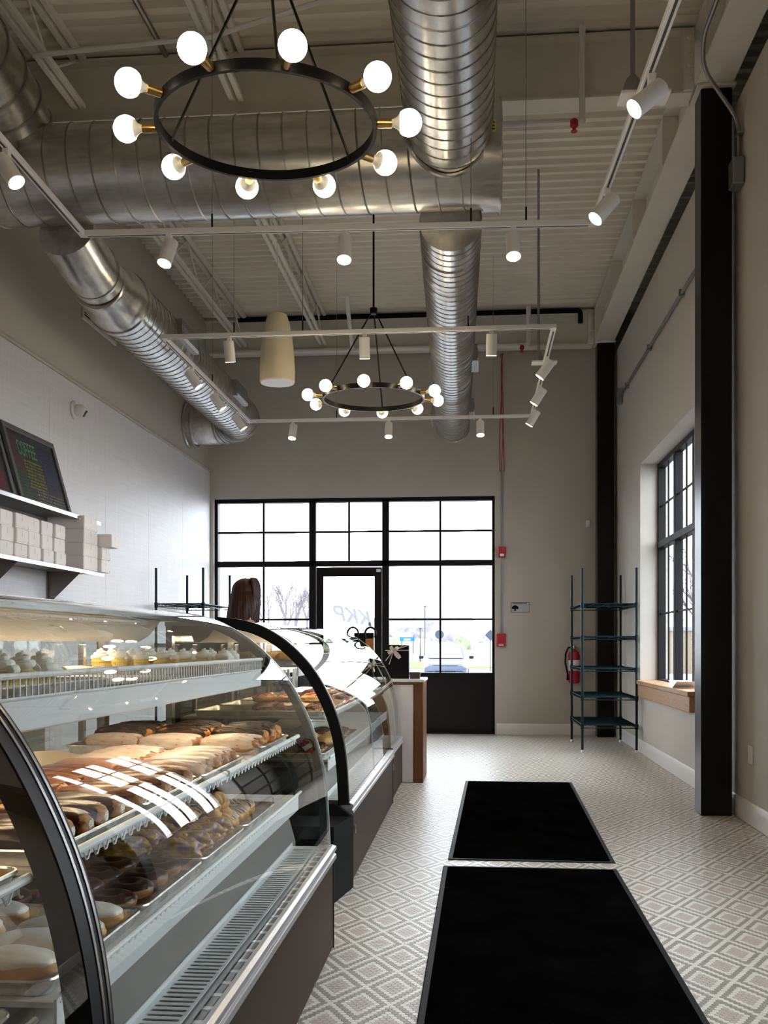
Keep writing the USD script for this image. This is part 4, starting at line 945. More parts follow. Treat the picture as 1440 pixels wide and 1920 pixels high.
def bun_mesh(L, w, h, seed, sub=3, rough=.06, n1=.72):
    v, f = superell(n1, sub=sub); v = v * (1 + rough * (meshkit.fbm(v * 2.2 + seed * 3.1, 3, seed) - .5)[:, None] * 2)
    v = v * [L / 2, w / 2, h / 2] + [0, 0, h / 2]; v[:, 2] = np.maximum(v[:, 2], 0.0); return v, f
def cap_of(v, f, L, w, h, z0, seed, off=.003, drip=.3):
    """icing: the upper part of a bun, pushed out, with an uneven lower edge"""
    lim = h * (z0 + drip * .25 * (meshkit.fbm(np.column_stack([v[:, 0] * 60, v[:, 1] * 60, np.zeros(len(v))]), 2, seed) - .5))
    up = v.copy(); c = np.array([0, 0, h * .45]); d = up - c; d /= np.linalg.norm(d, axis=1, keepdims=True)
    t_ = np.clip((v[:, 2] - lim) / (h * .10), -1, 1)
    up = v + d * (off * t_)[:, None]; up[:, 2] = np.maximum(up[:, 2], 0.001)
    keep = (v[f][:, :, 2] > (lim[f] - h * .12)).all(1)
    m = trimesh.Trimesh(up, f[keep], process=False); m.remove_unreferenced_vertices(); return m
def build_john(kind, seed, L=.195, w=.074, h=.050, fold=.38, base=None):
    def b(loc, label, rotz, group, tilt):
        t = thing('iced_long_john', label, 'pastry', loc, rotz, group)
        bark = kind == 'bark'; v, f = bun_mesh(L, w, h, seed, 5 if bark else 4, .07, .86 if kind == 'snow' else .66)
        part('bun', trimesh.Trimesh(v, f, process=False), base or dough, t, local=True, smooth=True)
        m = cap_of(v, f, L, w, h, fold, seed, .0035, .5); q = np.array(m.vertices)
        rg = meshkit.fbm(np.column_stack([q[:, 0] * (26 if bark else 9), q[:, 1] * (190 if bark else 75), q[:, 2] * 60 + seed]), 3, seed) - .5     # lengthwise ridges
        c_ = np.array([0, 0, h * .4]); d_ = (q - c_) * [0.1, 1, 1]; d_ /= np.linalg.norm(d_, axis=1, keepdims=True) + 1e-9
        q = q + d_ * (rg * (.010 if bark else (.002 if kind in ('snow', 'chocolate') else .0055)))[:, None]
        if kind != 'snow':      # the icing stops short of both ends, unevenly
            e = L * (.445 + .05 * (meshkit.noise(np.column_stack([q[:, 1] * 70, q[:, 2] * 70, q[:, 0] * 0 + seed])) - .5)); ok = np.abs(q[:, 0]) < e
            if bark: ok &= meshkit.fbm(np.column_stack([q[:, 0] * 32, q[:, 1] * 60, q[:, 2] * 30 + seed]), 2, seed + 3) > .30
            fm = np.array(m.faces); fm = fm[ok[fm].all(1)]
        else: fm = np.array(m.faces)
        m = trimesh.Trimesh(q, fm, process=False); m.remove_unreferenced_vertices()
        part('icing', m, icing[kind], t, local=True, smooth=True)
        if kind in ('chocolate', 'caramel'):
            a_ = np.linspace(0, 4.4 * np.pi, 40); rr_ = .0015 + .0085 * a_ / a_.max()
            part('cream_swirl', tube(np.stack([np.full(40, L * .487), rr_ * np.cos(a_), h * .48 + rr_ * np.sin(a_)], 1), .0028, 6), frost_m, t, local=True, smooth=True)
        return t
    return Repeat(b)
JOHN = {k: [build_john(k, s * 7 + i, w=.076 if k != 'bark' else .084, h=.050 if k != 'bark' else .068, fold=.42 if k == 'bark' else (.16 if k == 'chocolate' else .28), base=None if k != 'bark' else orange_dough) for s in range(3)] for i, k in enumerate(('chocolate', 'caramel', 'mocha', 'white', 'bark'))}
OVAL = [build_john('snow', 51 + s, .160, .092, .054, .66, dough_lt) for s in range(3)]
def torus(R, r, n=40, k=20, squash=.8, seed=0, rough=.05):
    a, b = np.meshgrid(np.linspace(0, 2 * np.pi, n, endpoint=False), np.linspace(0, 2 * np.pi, k, endpoint=False), indexing='ij')
    v = np.stack([(R + r * np.cos(b)) * np.cos(a), (R + r * np.cos(b)) * np.sin(a), r * squash * np.sin(b)], -1).reshape(-1, 3)
    v *= 1 + rough * (meshkit.fbm(v * 45 + seed, 3, seed) - .5)[:, None] * 2; v[:, 2] += r * squash
    i, j = np.meshgrid(np.arange(n), np.arange(k), indexing='ij'); A = i * k + j; B = ((i + 1) % n) * k + j; C = ((i + 1) % n) * k + (j + 1) % k; D = i * k + (j + 1) % k
    f = np.concatenate([np.stack([A, B, C], -1).reshape(-1, 3), np.stack([A, C, D], -1).reshape(-1, 3)]); return v, f
def build_ring(ic, seed, name='ring_doughnut', cat='doughnut', dm=None, rough=.05):
    def b(loc, label, rotz, group, tilt):
        t = thing(name, label, cat, loc, rotz, group, tilt=tilt); v, f = torus(.032, .021, seed=seed, rough=rough)
        part('ring', trimesh.Trimesh(v, f, process=False), dm or dough, t, local=True, smooth=True)
        keep = (v[f][:, :, 2] > .019).all(1); c = v.copy(); q = np.column_stack([np.zeros(len(v)), np.zeros(len(v)), np.full(len(v), .016)])
        rad = np.stack([v[:, 0], v[:, 1]], 1); rl = np.linalg.norm(rad, axis=1, keepdims=True); ctr = np.column_stack([rad / rl * .032, np.full(len(v), .0165)]); d = v - ctr; d /= np.linalg.norm(d, axis=1, keepdims=True)
        m = trimesh.Trimesh(v + d * .002, f[keep], process=False); m.remove_unreferenced_vertices(); part('icing', m, icing[ic], t, local=True, smooth=True); return t
    return Repeat(b)
RING = [build_ring('chocolate', s) for s in (3, 4)]
stripe_m = food('cream_drizzle', (0.66, 0.58, 0.50), .35, .1)
def build_cruller(seed, drizzle=True):
    def b(loc, label, rotz, group, tilt):
        t = thing('glazed_cruller', label, 'doughnut', loc, rotz, group, tilt=tilt); v, f = torus(.036, .024, 60, 18, .85, seed, .10)
        a = np.arctan2(v[:, 1], v[:, 0]); v[:, 2] *= 1 + .10 * np.sin(a * 9 + v[:, 2] * 90); v[:, :2] *= (1 + .05 * np.sin(a * 9 + v[:, 2] * 90))[:, None]
        part('ring', trimesh.Trimesh(v, f, process=False), dough_lt, t, local=True, smooth=True)
        if drizzle:
            g = []
            for k in range(7):
                y = -.045 + .015 * k; h = math.sqrt(max(.058 ** 2 - y * y, 1e-5)); x = np.linspace(-h, h, 22); rr = np.hypot(x, y)
                z = .0205 + .0205 * np.sqrt(np.clip(1 - ((rr - .036) / .025) ** 2, 0, 1)) * 1.05 + .001; z = np.maximum(z, .016)
                g.append(tube(np.stack([x, y + .003 * np.sin(x * 120), z], 1), .0036, 6))
            part('drizzle', cat_(*g), stripe_m, t, local=True, smooth=True)
        return t
    return Repeat(b)
CRUL = [build_cruller(s) for s in (5, 6)]; PLAIN = build_cruller(9, False)
def build_fritter(seed, mats, name, cat, L=.105, w=.095, h=.052, bits=14, bm=None, rough=.22):
    def b(loc, label, rotz, group, tilt):
        t = thing(name, label, cat, loc, rotz, group); v, f = bun_mesh(L, w, h, seed, 4, rough, .85)
        part('dough', trimesh.Trimesh(v, f, process=False), mats[0], t, local=True, smooth=True)
        if len(mats) > 1 and mats[1] is not None:
            part('icing', cap_of(v, f, L, w, h, .55, seed, .003, 1.2), mats[1], t, local=True, smooth=True)
        if bm is not None:
            r = random.Random(seed); g = []
            for _ in range(bits):
                a, q = r.uniform(0, 6.28), r.uniform(.0, .34); x, y = q * L * math.cos(a), q * w * math.sin(a)
                z = h * (.93 - .9 * q * q); s = trimesh.creation.icosphere(1, r.uniform(.006, .010)); s.apply_scale([1, 1, r.uniform(.7, 1.1)]); s.apply_translation([x, y, z]); g.append(s)
            part('topping', cat_(*g), bm, t, local=True, smooth=True, kind='stuff')
        return t
    return Repeat(b)
berry = food('berry_topping', (0.36, 0.014, 0.012), .2, .4, 40); nut = food('nut_topping', (0.26, 0.13, 0.05), .5, .5, 60); gold_bit = food('yellow_crumb', (0.55, 0.36, 0.07), .5, .3, 50)
PURP = [build_fritter(s, (dough_lt, icing['purple']), 'purple_iced_fritter', 'pastry', .112, .088, .056, 26, gold_bit, .30) for s in (61, 62)]
BERRY = [build_fritter(s, (dough_lt, None), 'berry_danish', 'pastry', .105, .1, .042, 22, berry, .12) for s in (71, 72)]
NUTTY = [build_fritter(s, (dough, icing['caramel']), 'nut_cluster_bun', 'pastry', .1, .095, .055, 24, nut, .2) for s in (81, 82)]
GOLD = [build_fritter(s, (dough_lt,), 'golden_bun', 'pastry', .105, .09, .06, 0, None, .1) for s in (91, 92)]
DARK = [build_fritter(s, (dough, icing['chocolate']), 'dark_iced_bun', 'pastry', .1, .09, .05, 0, None, .15) for s in (95, 96)]
wrap_m = food('cupcake_wrapper', (0.78, 0.62, 0.28), .6, .08); cake_m = food('yellow_cake', (0.76, 0.55, 0.10), .8, .15)
lemon_w = food('lemon_wrapper', (0.78, 0.68, 0.12), .6, .08)
def build_cupcake(wm):
    def b(loc, label, rotz, group, tilt):
        t = thing('frosted_cupcake', label, 'cupcake', loc, rotz, group); n = 56; V = []
        for r, z in ((.0235, 0), (.0275, .018), (.0315, .034)):
            th = np.linspace(0, 2 * np.pi, n, endpoint=False); q = r * (1 + .045 * (np.arange(n) % 2 * 2 - 1) * (z > -1)); V.append(np.stack([q * np.cos(th), q * np.sin(th), np.full(n, z)], 1))
        part('wrapper', loft(V), wm, t, local=True, smooth=False)
        part('cake', lathe([(.030, .030), (.033, .036), (.031, .043), (.02, .047)], 28), cake_m, t, local=True, smooth=True)
        s = np.linspace(0, 1, 90); a = s * 2 * np.pi * 3.1; R = .0265 * (1 - s) ** .75
        part('frosting', cat_(tube(np.stack([R * np.cos(a), R * np.sin(a), .046 + .036 * s ** .95], 1), .0105 * (1 - .80 * s) + .0008, 10), lathe([(.026, .040), (.02, .056), (.008, .074)], 20)), frost_m, t, local=True, smooth=True)
        return t
    return Repeat(b)
CUP, LEMON = build_cupcake(wrap_m), build_cupcake(lemon_w)
PANZ = .0023
COLN = ['aisle', 'middle', 'rear']
def rows(kinds, pool, xs, ys, z, phrase, group, rot=0.0, jit=.004, jr=5, colnames=COLN, skip=()):
    for j, y in enumerate(ys):
        for i, x in enumerate(xs):
            if (i, j) in skip: continue
            p = pool[rng.randrange(len(pool))]
            p((x + rng.uniform(-jit, jit), y + rng.uniform(-jit, jit), z), f'{phrase}, {ORD[j]} row from near end, {colnames[i]} column', rot + rng.uniform(-jr, jr), group)
x1 = -0.530
MX = [-.775, -.975, -1.175]; PZ = ZM + .0006
for k, y in enumerate((1.775, 2.235, 2.695, 3.395)):
    pan_l((-0.985, y, PZ), f'aluminium sheet pan on the middle shelf of the front case, {ORD[k]} from the near end', group='sheet pans on the middle shelf')
z = PZ + PANZ
for k, y in enumerate((1.775, 2.235, 2.695, 3.395)):
    paper((-0.985, y, z), .60, .41, f'cream parchment under the pastries, {ORD[k]} pan of the middle shelf', 3 + k, curl=.045 if k in (1, 2) else .02)
z += .0042
rows('c', JOHN['chocolate'], MX, [1.60 + .084 * k for k in range(5)], z, 'chocolate iced long john', 'chocolate long johns')
rows('c', JOHN['caramel'], MX, [2.06 + .084 * k for k in range(5)], z, 'caramel brown iced long john', 'caramel long johns', skip={(2, 1), (2, 2), (2, 3), (2, 4)})
rows('c', JOHN['mocha'], MX[:2], [2.525], z, 'pale mocha glazed long john', 'mocha long johns')
rows('c', JOHN['white'], MX[:2], [2.61 + .084 * k for k in range(4)], z, 'white glazed long john', 'white glazed long johns')
rows('c', JOHN['white'], MX, [3.195, 3.272], z, 'white glazed long john in the far pan', 'white glazed long johns', colnames=['aisle', 'middle', 'rear'], skip={(2, 0)})
rows('c', JOHN['bark'], MX, [3.345, 3.45, 3.555], z, 'dark bark textured long john', 'dark bark long johns', jr=2)
# bottom shelf of the front case
PB = ZB + .0006; z = PB + PANZ
for k, y in enumerate((1.775, 2.235, 2.695, 3.158)):
    pan_l((-0.985, y, PB), f'aluminium sheet pan on the bottom shelf of the front case, {ORD[k]} from the near end', group='sheet pans on the bottom shelf')
BX = [-.755, -.94, -1.13]
rows('c', OVAL, BX, [1.61, 1.71, 1.81, 1.91], z, 'white iced oval bun', 'white iced oval buns in the front case', jr=12)
rows('c', RING, [-.752, -.865, -.98, -1.10], [2.075, 2.18, 2.285, 2.39], z, 'chocolate ring doughnut', 'chocolate ring doughnuts', jr=40, colnames=['aisle', 'second', 'third', 'rear'])
rows('c', PURP, [-.745, -.88, -1.02], [2.54, 2.65, 2.76, 2.86], z, 'purple and yellow iced fritter', 'purple iced fritters', jr=18)
rows('c', CRUL, [-.765, -.89, -1.015, -1.14], [3.02, 3.145, 3.27], z, 'drizzled cruller', 'drizzled crullers', jr=40, colnames=['aisle', 'second', 'third', 'rear'])
for k, (x, y, a) in enumerate(((-.765, 2.945, 75), (-.88, 2.94, 70))): PLAIN((x, y, z + .055), f'plain cruller standing on edge against the drizzled ones, {["aisle", "inner"][k]} one', group='plain crullers on edge', tilt=(a, 0, 80))
# top shelf of the front case
PT = ZT + .0006
pan_s((-1.068, 3.45, PT), 'aluminium sheet pan under the white cupcakes, top shelf', group='sheet pans on the top shelf')
pan_s((-1.068, 1.95, PT), 'aluminium sheet pan under the lemon cupcakes, top shelf', group='sheet pans on the top shelf')
for j, y in enumerate((3.50, 3.60)):
    for i in range(7): CUP((-.865 - .074 * i + rng.uniform(-.004, .004), y + rng.uniform(-.004, .004), PT + PANZ), f'white frosted cupcake on the top shelf, {ORD[i]} from the aisle in the {["nearer", "farther"][j]} row', rng.uniform(0, 360), 'white frosted cupcakes')
for j, y in enumerate((2.06, 1.97, 1.88)):
    for i in range(3): LEMON((-.90 - .085 * i, y, PT + PANZ), f'lemon yellow frosted cupcake, {ORD[i]} from the aisle, {ORD[j]} row back from the gap', rng.uniform(0, 360), 'lemon cupcakes')
paper((-1.05, 2.62, PT), .40, .62, 'blank parchment lying on the top shelf between the cupcake trays', 31, curl=.01)
# corner case
pan_l((-0.985, 1.20, PB), 'aluminium sheet pan on the bottom shelf of the corner case', group='sheet pans in the corner case'); pan_l((-0.974, 1.205, PZ), 'aluminium sheet pan on the middle shelf of the corner case', group='sheet pans in the corner case')
rows('c', OVAL, [-.755, -.935, -1.12], [1.04, 1.14, 1.24, 1.34], PB + PANZ, 'white iced oval bun in the corner case', 'white iced oval buns in the corner case', jr=12)
rows('c', GOLD, [-.705, -.83, -.96], [1.12, 1.235, 1.355], PZ + PANZ, 'golden bun in the corner case', 'golden buns in the corner case', jr=60)
# middle case of the row: pans near its end glass and further along
def along(case_x, y, z, pool, phrase, group, n=3, m=3, dx=.118, dy=.112, x0=-.20):
    rows('c', pool, [case_x + x0 - dx * i for i in range(n)], [y - .14 + dy * j for j in range(m)], z, phrase, group, jr=60, colnames=['aisle', 'second', 'third', 'rear'])
for sh, zz, xs, pools in (('top', ZT, -.545, [(GOLD, 'golden bun', 'first'), (BERRY, 'berry danish', 'second'), (GOLD, 'golden bun', 'third')]),
                      ('middle', ZM, -.46, [(NUTTY, 'nut topped bun', 'first'), (BERRY, 'berry danish', 'second'), (DARK, 'dark iced bun', 'third'), (NUTTY, 'nut topped bun', 'fourth')]),
                      ('bottom', ZB, -.46, [(DARK, 'dark iced bun', 'first'), (GOLD, 'golden bun', 'second'), (DARK, 'dark iced bun', 'third')])):
    for k, (pool, ph, o) in enumerate(pools):
        y = 5.12 + .49 * k
        (pan_s if sh == 'top' else pan_l)((-.585 + xs, y, zz + .0006), f'sheet pan on the {sh} shelf of the middle case, {o} from its black end', group='sheet pans in the middle case')
        along(-.585, y, zz + .0006 + PANZ, pool, f'{ph}, {o} pan, {sh} shelf, middle case', f'{ph}s in the middle case', x0=-.34 if sh == 'top' else -.22)
        if sh == 'middle' and k == 0: rows('c', BERRY, [-.585 - .24, -.585 - .36, -.585 - .48], [5.10, 5.21], zz + .0006 + PANZ + .052, 'berry danish piled on the nut buns, middle case', 'berry danishes piled up', jr=60)
# ------------------------------------------------------------ service counter beyond the cases
panel_w = mat('counter_white', (0.72, 0.66, 0.60), 0.45)
t = thing('service_counter', 'white service counter with brown wood edging at the end of the case row', 'counter', (-.9, 8.85, 0))
part('front_board', rb(-1.35, -.505, 8.50, 8.53, .0, .815, .003), panel_w, t)
part('front_seam', bx(-.70, -.697, 8.499, 8.501, .0, .815), black_matte, t, smooth=False)
part('end_upright', rb(-.505, -.425, 8.485, 9.10, .0, .835, .004), walnut, t); part('front_rail', rb(-1.35, -.505, 8.487, 8.53, .815, .835, .003), walnut, t)
part('countertop', rb(-1.36, -.415, 8.475, 9.11, .8352, .858, .004), trim_white, t); part('carcass', bx(-1.34, -.51, 8.53, 9.08, .02, .83), panel_w, t, smooth=False)
ribbon = mat('satin_ribbon', (0.62, 0.52, 0.47), 0.25, sheen_weight=0.4)
GX, GY, GZ = -.655, 8.74, .859
t = thing('gift_box', 'tall black gift box tied with a pale satin ribbon and bow, on the white counter', 'gift box', (GX, GY, GZ))
part('box', rb(GX - .10, GX + .10, GY - .07, GY + .07, GZ, GZ + .285, .004), black_gloss, t)
part('ribbon_band', cat_(rb(GX - .103, GX + .103, GY - .073, GY + .073, GZ + .235, GZ + .243, .001), tube([(GX + .10, GY - .073, GZ + .283), (GX - .03, GY - .0745, GZ + .24), (GX - .10, GY - .073, GZ + .15)], .004, 6), tube([(GX + .06, GY - .073, GZ + .285), (GX - .03, GY - .0745, GZ + .24), (GX - .07, GY - .073, GZ + .12)], .004, 6)), ribbon, t)
bl, bc = [], np.array([GX - .03, GY - .080, GZ + .238])
for ang, L, wd in ((-50, .085, .020), (128, .045, .016), (35, .05, .016), (205, .055, .016)):       # two hanging tails and two loops
    a = math.radians(ang); d = np.array([math.cos(a), 0, math.sin(a)]); q = np.array([-d[2], 0, d[0]]); s = np.linspace(0, 1, 12)
    c = bc + d * (L * s)[:, None] + np.array([0, -.022, 0]) * np.sin(np.pi * s)[:, None]; hw = wd * (.25 + .75 * np.sin(np.pi * np.clip(s * .8 + .02, 0, 1)))
    V = np.concatenate([c + q * hw[:, None], c - q * hw[:, None], c - q * hw[:, None] + [0, .004, 0], c + q * hw[:, None] + [0, .004, 0]]); n_ = 12; ff = []
    for k in range(4):
        for i_ in range(n_ - 1): A_, B_ = k * n_ + i_, ((k + 1) % 4) * n_ + i_; ff += [[A_, B_, B_ + 1], [A_, B_ + 1, A_ + 1]]
    ff += [[0, n_, 2 * n_], [0, 2 * n_, 3 * n_], [n_ - 1, 3 * n_ - 1, 2 * n_ - 1], [n_ - 1, 4 * n_ - 1, 3 * n_ - 1]]
    bl.append(trimesh.Trimesh(V, np.array(ff), process=False))
part('bow', cat_(*bl, trimesh.creation.icosphere(2, .011).apply_translation(bc)), ribbon, t, smooth=True)
card_m = mat('brown_card', (0.055, 0.030, 0.025), 0.4)
t = thing('small_brown_box', 'small flat brown box on the white counter, right of the gift box', 'box', (-.50, 8.7, .859))
part('box', rb(-.545, -.462, 8.64, 8.76, .859, .900, .003), card_m, t); part('lid', rb(-.549, -.458, 8.636, 8.764, .893, .915, .004), card_m, t)
t = thing('black_gift_bag', 'black gift bag with two looped handles standing behind the gift box', 'gift bag', (-.97, 8.95, .859))
part('bag', ext_z(Polygon([(-1.05, 8.90), (-.885, 8.90), (-.885, 9.0), (-1.05, 9.0)]), .859, 1.25), black_matte, t, smooth=False)
bl = []
for cx in (-1.06, -.905):
    a = np.linspace(-.25 * np.pi, 1.25 * np.pi, 20); bl.append(tube(np.stack([cx + .048 * np.cos(a), 8.89 + 0 * a, 1.245 + .052 * np.sin(a)], 1), .008, 8))
part('loops', cat_(*bl), black_gloss, t); part('orange_tissue', rb(-.95, -.875, 8.885, 8.90, 1.06, 1.20, .005), mat('orange_print', (0.36, 0.13, 0.03), 0.5, var=.4, vscale=40), t)
# ------------------------------------------------------------ wire racks
rack_m = mat('green_epoxy', (0.0012, 0.014, 0.017), 0.4, specular_ior_level=0.22)
def rack(x0, x1, y0, y1, h, levels, label):
    t = thing('wire_rack', label, 'shelving rack', ((x0 + x1) / 2, (y0 + y1) / 2, 0))
    for x in (x0, x1):
        for y in (y0, y1):
            p = part('post', cat_(rod((x, y, .03), (x, y, h), .0135, 12)), rack_m, t)
            part('foot', align(lathe([(.018, 0), (.018, .012), (.010, .03)], 12), (x, y, 0), (0, 0, 1)), alu, p)
            for z in levels: part('collar', align(lathe([(.0175, -.03), (.0205, .025)], 12), (x, y, z), (0, 0, 1)), rack_m, p)
    for z in levels:
        g = []
        for zz in (z + .012, z - .018):
            g += [rod((x0, y0, zz), (x1, y0, zz), .0045, 6), rod((x0, y1, zz), (x1, y1, zz), .0045, 6), rod((x0, y0, zz), (x0, y1, zz), .0045, 6), rod((x1, y0, zz), (x1, y1, zz), .0045, 6)]
        s = part('shelf', cat_(*g), rack_m, t)
        n = int((y1 - y0) / .026); part('wires', cat_(*[rod((x0, y0 + (y1 - y0) * k / n, z + .016), (x1, y0 + (y1 - y0) * k / n, z + .016), .0024, 4) for k in range(1, n)], *[rod((x0 + (x1 - x0) * k / 4, y0, z + .011), (x0 + (x1 - x0) * k / 4, y1, z + .011), .0034, 4) for k in (1, 2, 3)]), rack_m, s, kind='stuff')
        tr = []
        for (a, b) in (((x0, y0), (x1, y0)), ((x0, y1), (x1, y1)), ((x0, y0), (x0, y1)), ((x1, y0), (x1, y1))):
            L = math.hypot(b[0] - a[0], b[1] - a[1]); m = int(L / .05) * 2; tr.append(tube([(a[0] + (b[0] - a[0]) * k / m, a[1] + (b[1] - a[1]) * k / m, z + (.012 if k % 2 else -.018)) for k in range(m + 1)], .0022, 4))
        part('truss_wire', cat_(*tr), rack_m, s, kind='stuff')
rack(1.14, 1.705, 11.02, 12.22, 1.96, [.279, .577, .88, 1.22, 1.568], 'dark green five tier wire rack in the far right corner')
rack(-3.37, -2.86, 10.62, 11.80, 1.96, [.30, .72, 1.14, 1.568], 'dark green wire rack by the left wall, seen over the cases')
# ------------------------------------------------------------ floor mats
mat_pile = graph('mat_pile', {'tc': ('texture_coordinate', {}), 'n': ('noise_texture', {'scale': 420.0, 'detail': 2.0}), 'w': ('noise_texture', {'scale': 4.0, 'detail': 4.0}),
    'sp': ('voronoi_texture', {'scale': 130.0}), 'lt': ('math', {'math_type': 'less_than', 'value2': 0.035}), 'r': ('rgb_ramp', {'ramp': [(0.3, (0.0012, 0.0011, 0.0011)), (0.7, (0.0035, 0.003, 0.003))]}),
    'mx': ('mix', {'color2': (0.06, 0.05, 0.04)}), 'b': ('bump', {'strength': 0.9, 'distance': 0.004}), 'p': ('principled_bsdf', {'roughness': 1.0, 'specular_ior_level': 0.0})},
    [('tc.object', 'n.vector'), ('tc.object', 'w.vector'), ('tc.object', 'sp.vector'), ('w.fac', 'r.fac'), ('sp.distance', 'lt.value1'), ('lt.value', 'mx.fac'), ('r.color', 'mx.color1'), ('mx.result' if False else 'mx.color', 'p.base_color'), ('n.fac', 'b.height'), ('b.normal', 'p.normal')], 'p.BSDF')
rubber = mat('mat_rubber', (0.004, 0.004, 0.004), 0.6, specular_ior_level=0.15)
def floor_mat(cx, y0, y1, w, rot, label):
    L = y1 - y0; t = thing('entrance_mat', label, 'floor mat', (cx, (y0 + y1) / 2, 0), rot)
    bev = trimesh.convex.convex_hull(np.array([(sx * (w / 2 + k), sy * (L / 2 + k), z) for sx in (-1, 1) for sy in (-1, 1) for k, z in ((0, .0002), (-.004, .006))]))
    part('rubber_border', bev, rubber, t, local=True, smooth=False)
    v, f = [], None
    n, k = 60, 180; X, Y = np.meshgrid(np.linspace(-w / 2 + .022, w / 2 - .022, n), np.linspace(-L / 2 + .022, L / 2 - .022, k), indexing='ij')
    Z = .0085 + .0016 * meshkit.fbm(np.stack([X * 120, Y * 120, X * 0], -1), 2, 3); e = np.zeros_like(Z); e[0] = e[-1] = 1; e[:, 0] = e[:, -1] = 1; Z = np.where(e > 0, .0055, Z)
    ii, jj = np.meshgrid(np.arange(n - 1), np.arange(k - 1), indexing='ij'); a = (ii * k + jj).ravel()
    part('carpet', trimesh.Trimesh(np.stack([X, Y, Z], -1).reshape(-1, 3), np.vstack([np.stack([a, a + k, a + k + 1], 1), np.stack([a, a + k + 1, a + 1], 1)]), process=False), mat_pile, t, local=True, smooth=True)
floor_mat(.271, 2.28, 5.30, .885, -.35, 'long black carpet mat with a rubber edge, nearest the camera')
floor_mat(.330, 5.46, 8.60, .880, -1.2, 'long black carpet mat with a rubber edge, farther from the camera')
# ------------------------------------------------------------ wall shelves, boxes, chalkboards
shelf_metal = mat('shelf_metal', (0.70, 0.70, 0.71), 0.22, metal=1.0); brk_m = mat('bracket_grey', (0.17, 0.155, 0.135), 0.4, metal=0.6)
def wall_shelf(z, y0, y1, d, label, brackets):
    x0, x1 = W_LEFT + .016, W_LEFT + d
    t = thing('wall_shelf', label, 'shelf', (x0, (y0 + y1) / 2, z))
    part('board', rb(x0, x1, y0, y1, z - .006, z, .002), brk_m, t); part('front_lip', rb(x1 - .004, x1 + .002, y0, y1, z - .03, z + .001, .002), shelf_metal, t); part('rear_upstand', rb(x0, x0 + .006, y0, y1, z, z + .04, .001), shelf_metal, t)
    for y in brackets:
        b = part('bracket', ext_y([(x0, z - .007), (x0 + d - .09, z - .007), (x0 + d - .09, z - .02), (x0 + .04, z - .24), (x0, z - .24)], y - .002, y + .002), brk_m, t, smooth=False); part('bracket_flange', rb(x0, x0 + .006, y - .03, y + .03, z - .24, z - .008, .001), brk_m, b, smooth=False)
wall_shelf(2.17, 4.6, 8.32, .345, 'upper metal wall shelf holding the chalkboards', [6.2]); wall_shelf(1.745, 4.6, 8.36, .36, 'lower metal wall shelf holding the white bakery boxes', [6.88, 8.02])
box_m = mat('bakery_card', (0.84, 0.78, 0.74), 0.6, var=0.04, vscale=6); fold_m = mat('card_fold', (0.30, 0.25, 0.23), 0.7)
def build_box(w, d, h):
    def b(loc, label, rotz, group, tilt):
        t = thing('bakery_box', label, 'box', loc, rotz, group)
        part('carton', rb(-d, 0, -w / 2, w / 2, 0, h, .003), box_m, t, local=True, smooth=False)
        part('lid_flap', rb(-d - .001, .0022, -w / 2 - .0015, w / 2 - .02, h - .003, h + .0018, .001), box_m, t, local=True, smooth=False)
        part('front_flap', rb(-.0005, .0022, -w / 2 + .006, w / 2 - .055, .012, h - .001, .0005), box_m, t, local=True, smooth=False)
        for sl in (bx(.0021, .0026, w / 2 - .012, w / 2 - .008, .004, h * .22), bx(.0021, .0026, -.004, -.001, h * .55, h * .95)): part('tuck_slit', sl, fold_m, t, local=True, smooth=False)
        return t
    return Repeat(b)
BH = .101
bsm, blg = build_box(.192, .22, BH), build_box(.30, .30, .104)
LV = ['bottom', 'second', 'third', 'top']
XF = W_LEFT + .315
for c, y in enumerate((6.26, 6.47, 6.67, 6.885, 7.10, 7.335, 7.56)):
    for l in range(3):
        bsm((XF + rng.uniform(-.012, .006), y + rng.uniform(-.006, .006), 1.7455 + l * (BH + .003)), f'small white bakery box, {LV[l] if l < 2 else "top"} of the {ORD[c]} stack from the left', rng.uniform(-2, 2), 'small bakery boxes on the lower wall shelf')
for l in range(4): blg((W_LEFT + .375, 8.02, 1.7455 + l * .1065), f'large white bakery box, {LV[l]} of the four high stack', rng.uniform(-1.5, 1.5), 'large bakery boxes at the shelf end')
bsm((W_LEFT + .40, 8.285, 1.7455), 'small white bakery box at the very end of the shelf, bottom of its stack', 0, 'small bakery boxes on the lower wall shelf')
bsm((W_LEFT + .405, 8.285, 1.7455 + BH + .003), 'small white bakery box at the very end of the shelf, second of its stack', 0, 'small bakery boxes on the lower wall shelf')
bsm((W_LEFT + .475, 8.30, 1.7455 + 2 * (BH + .003)), 'small white bakery box jutting out on top of the end stack', 3, 'small bakery boxes on the lower wall shelf')
board_frame = mat('board_frame', (0.085, 0.085, 0.08), 0.5, var=.1, vscale=8); slate = mat('slate', (0.006, 0.006, 0.007), 0.5)
def chalk(n, c): return mat(f'chalk_{n}', c, 0.9)
CH = {'green': chalk('green', (.10, .30, .14)), 'red': chalk('red', (.26, .015, .02)), 'yellow': chalk('yellow', (.34, .34, .02)), 'blue': chalk('blue', (.02, .04, .22)), 'teal': chalk('teal', (.02, .20, .08)), 'white': chalk('white', (.3, .3, .3)), 'pink': chalk('pink', (.28, .02, .10))}
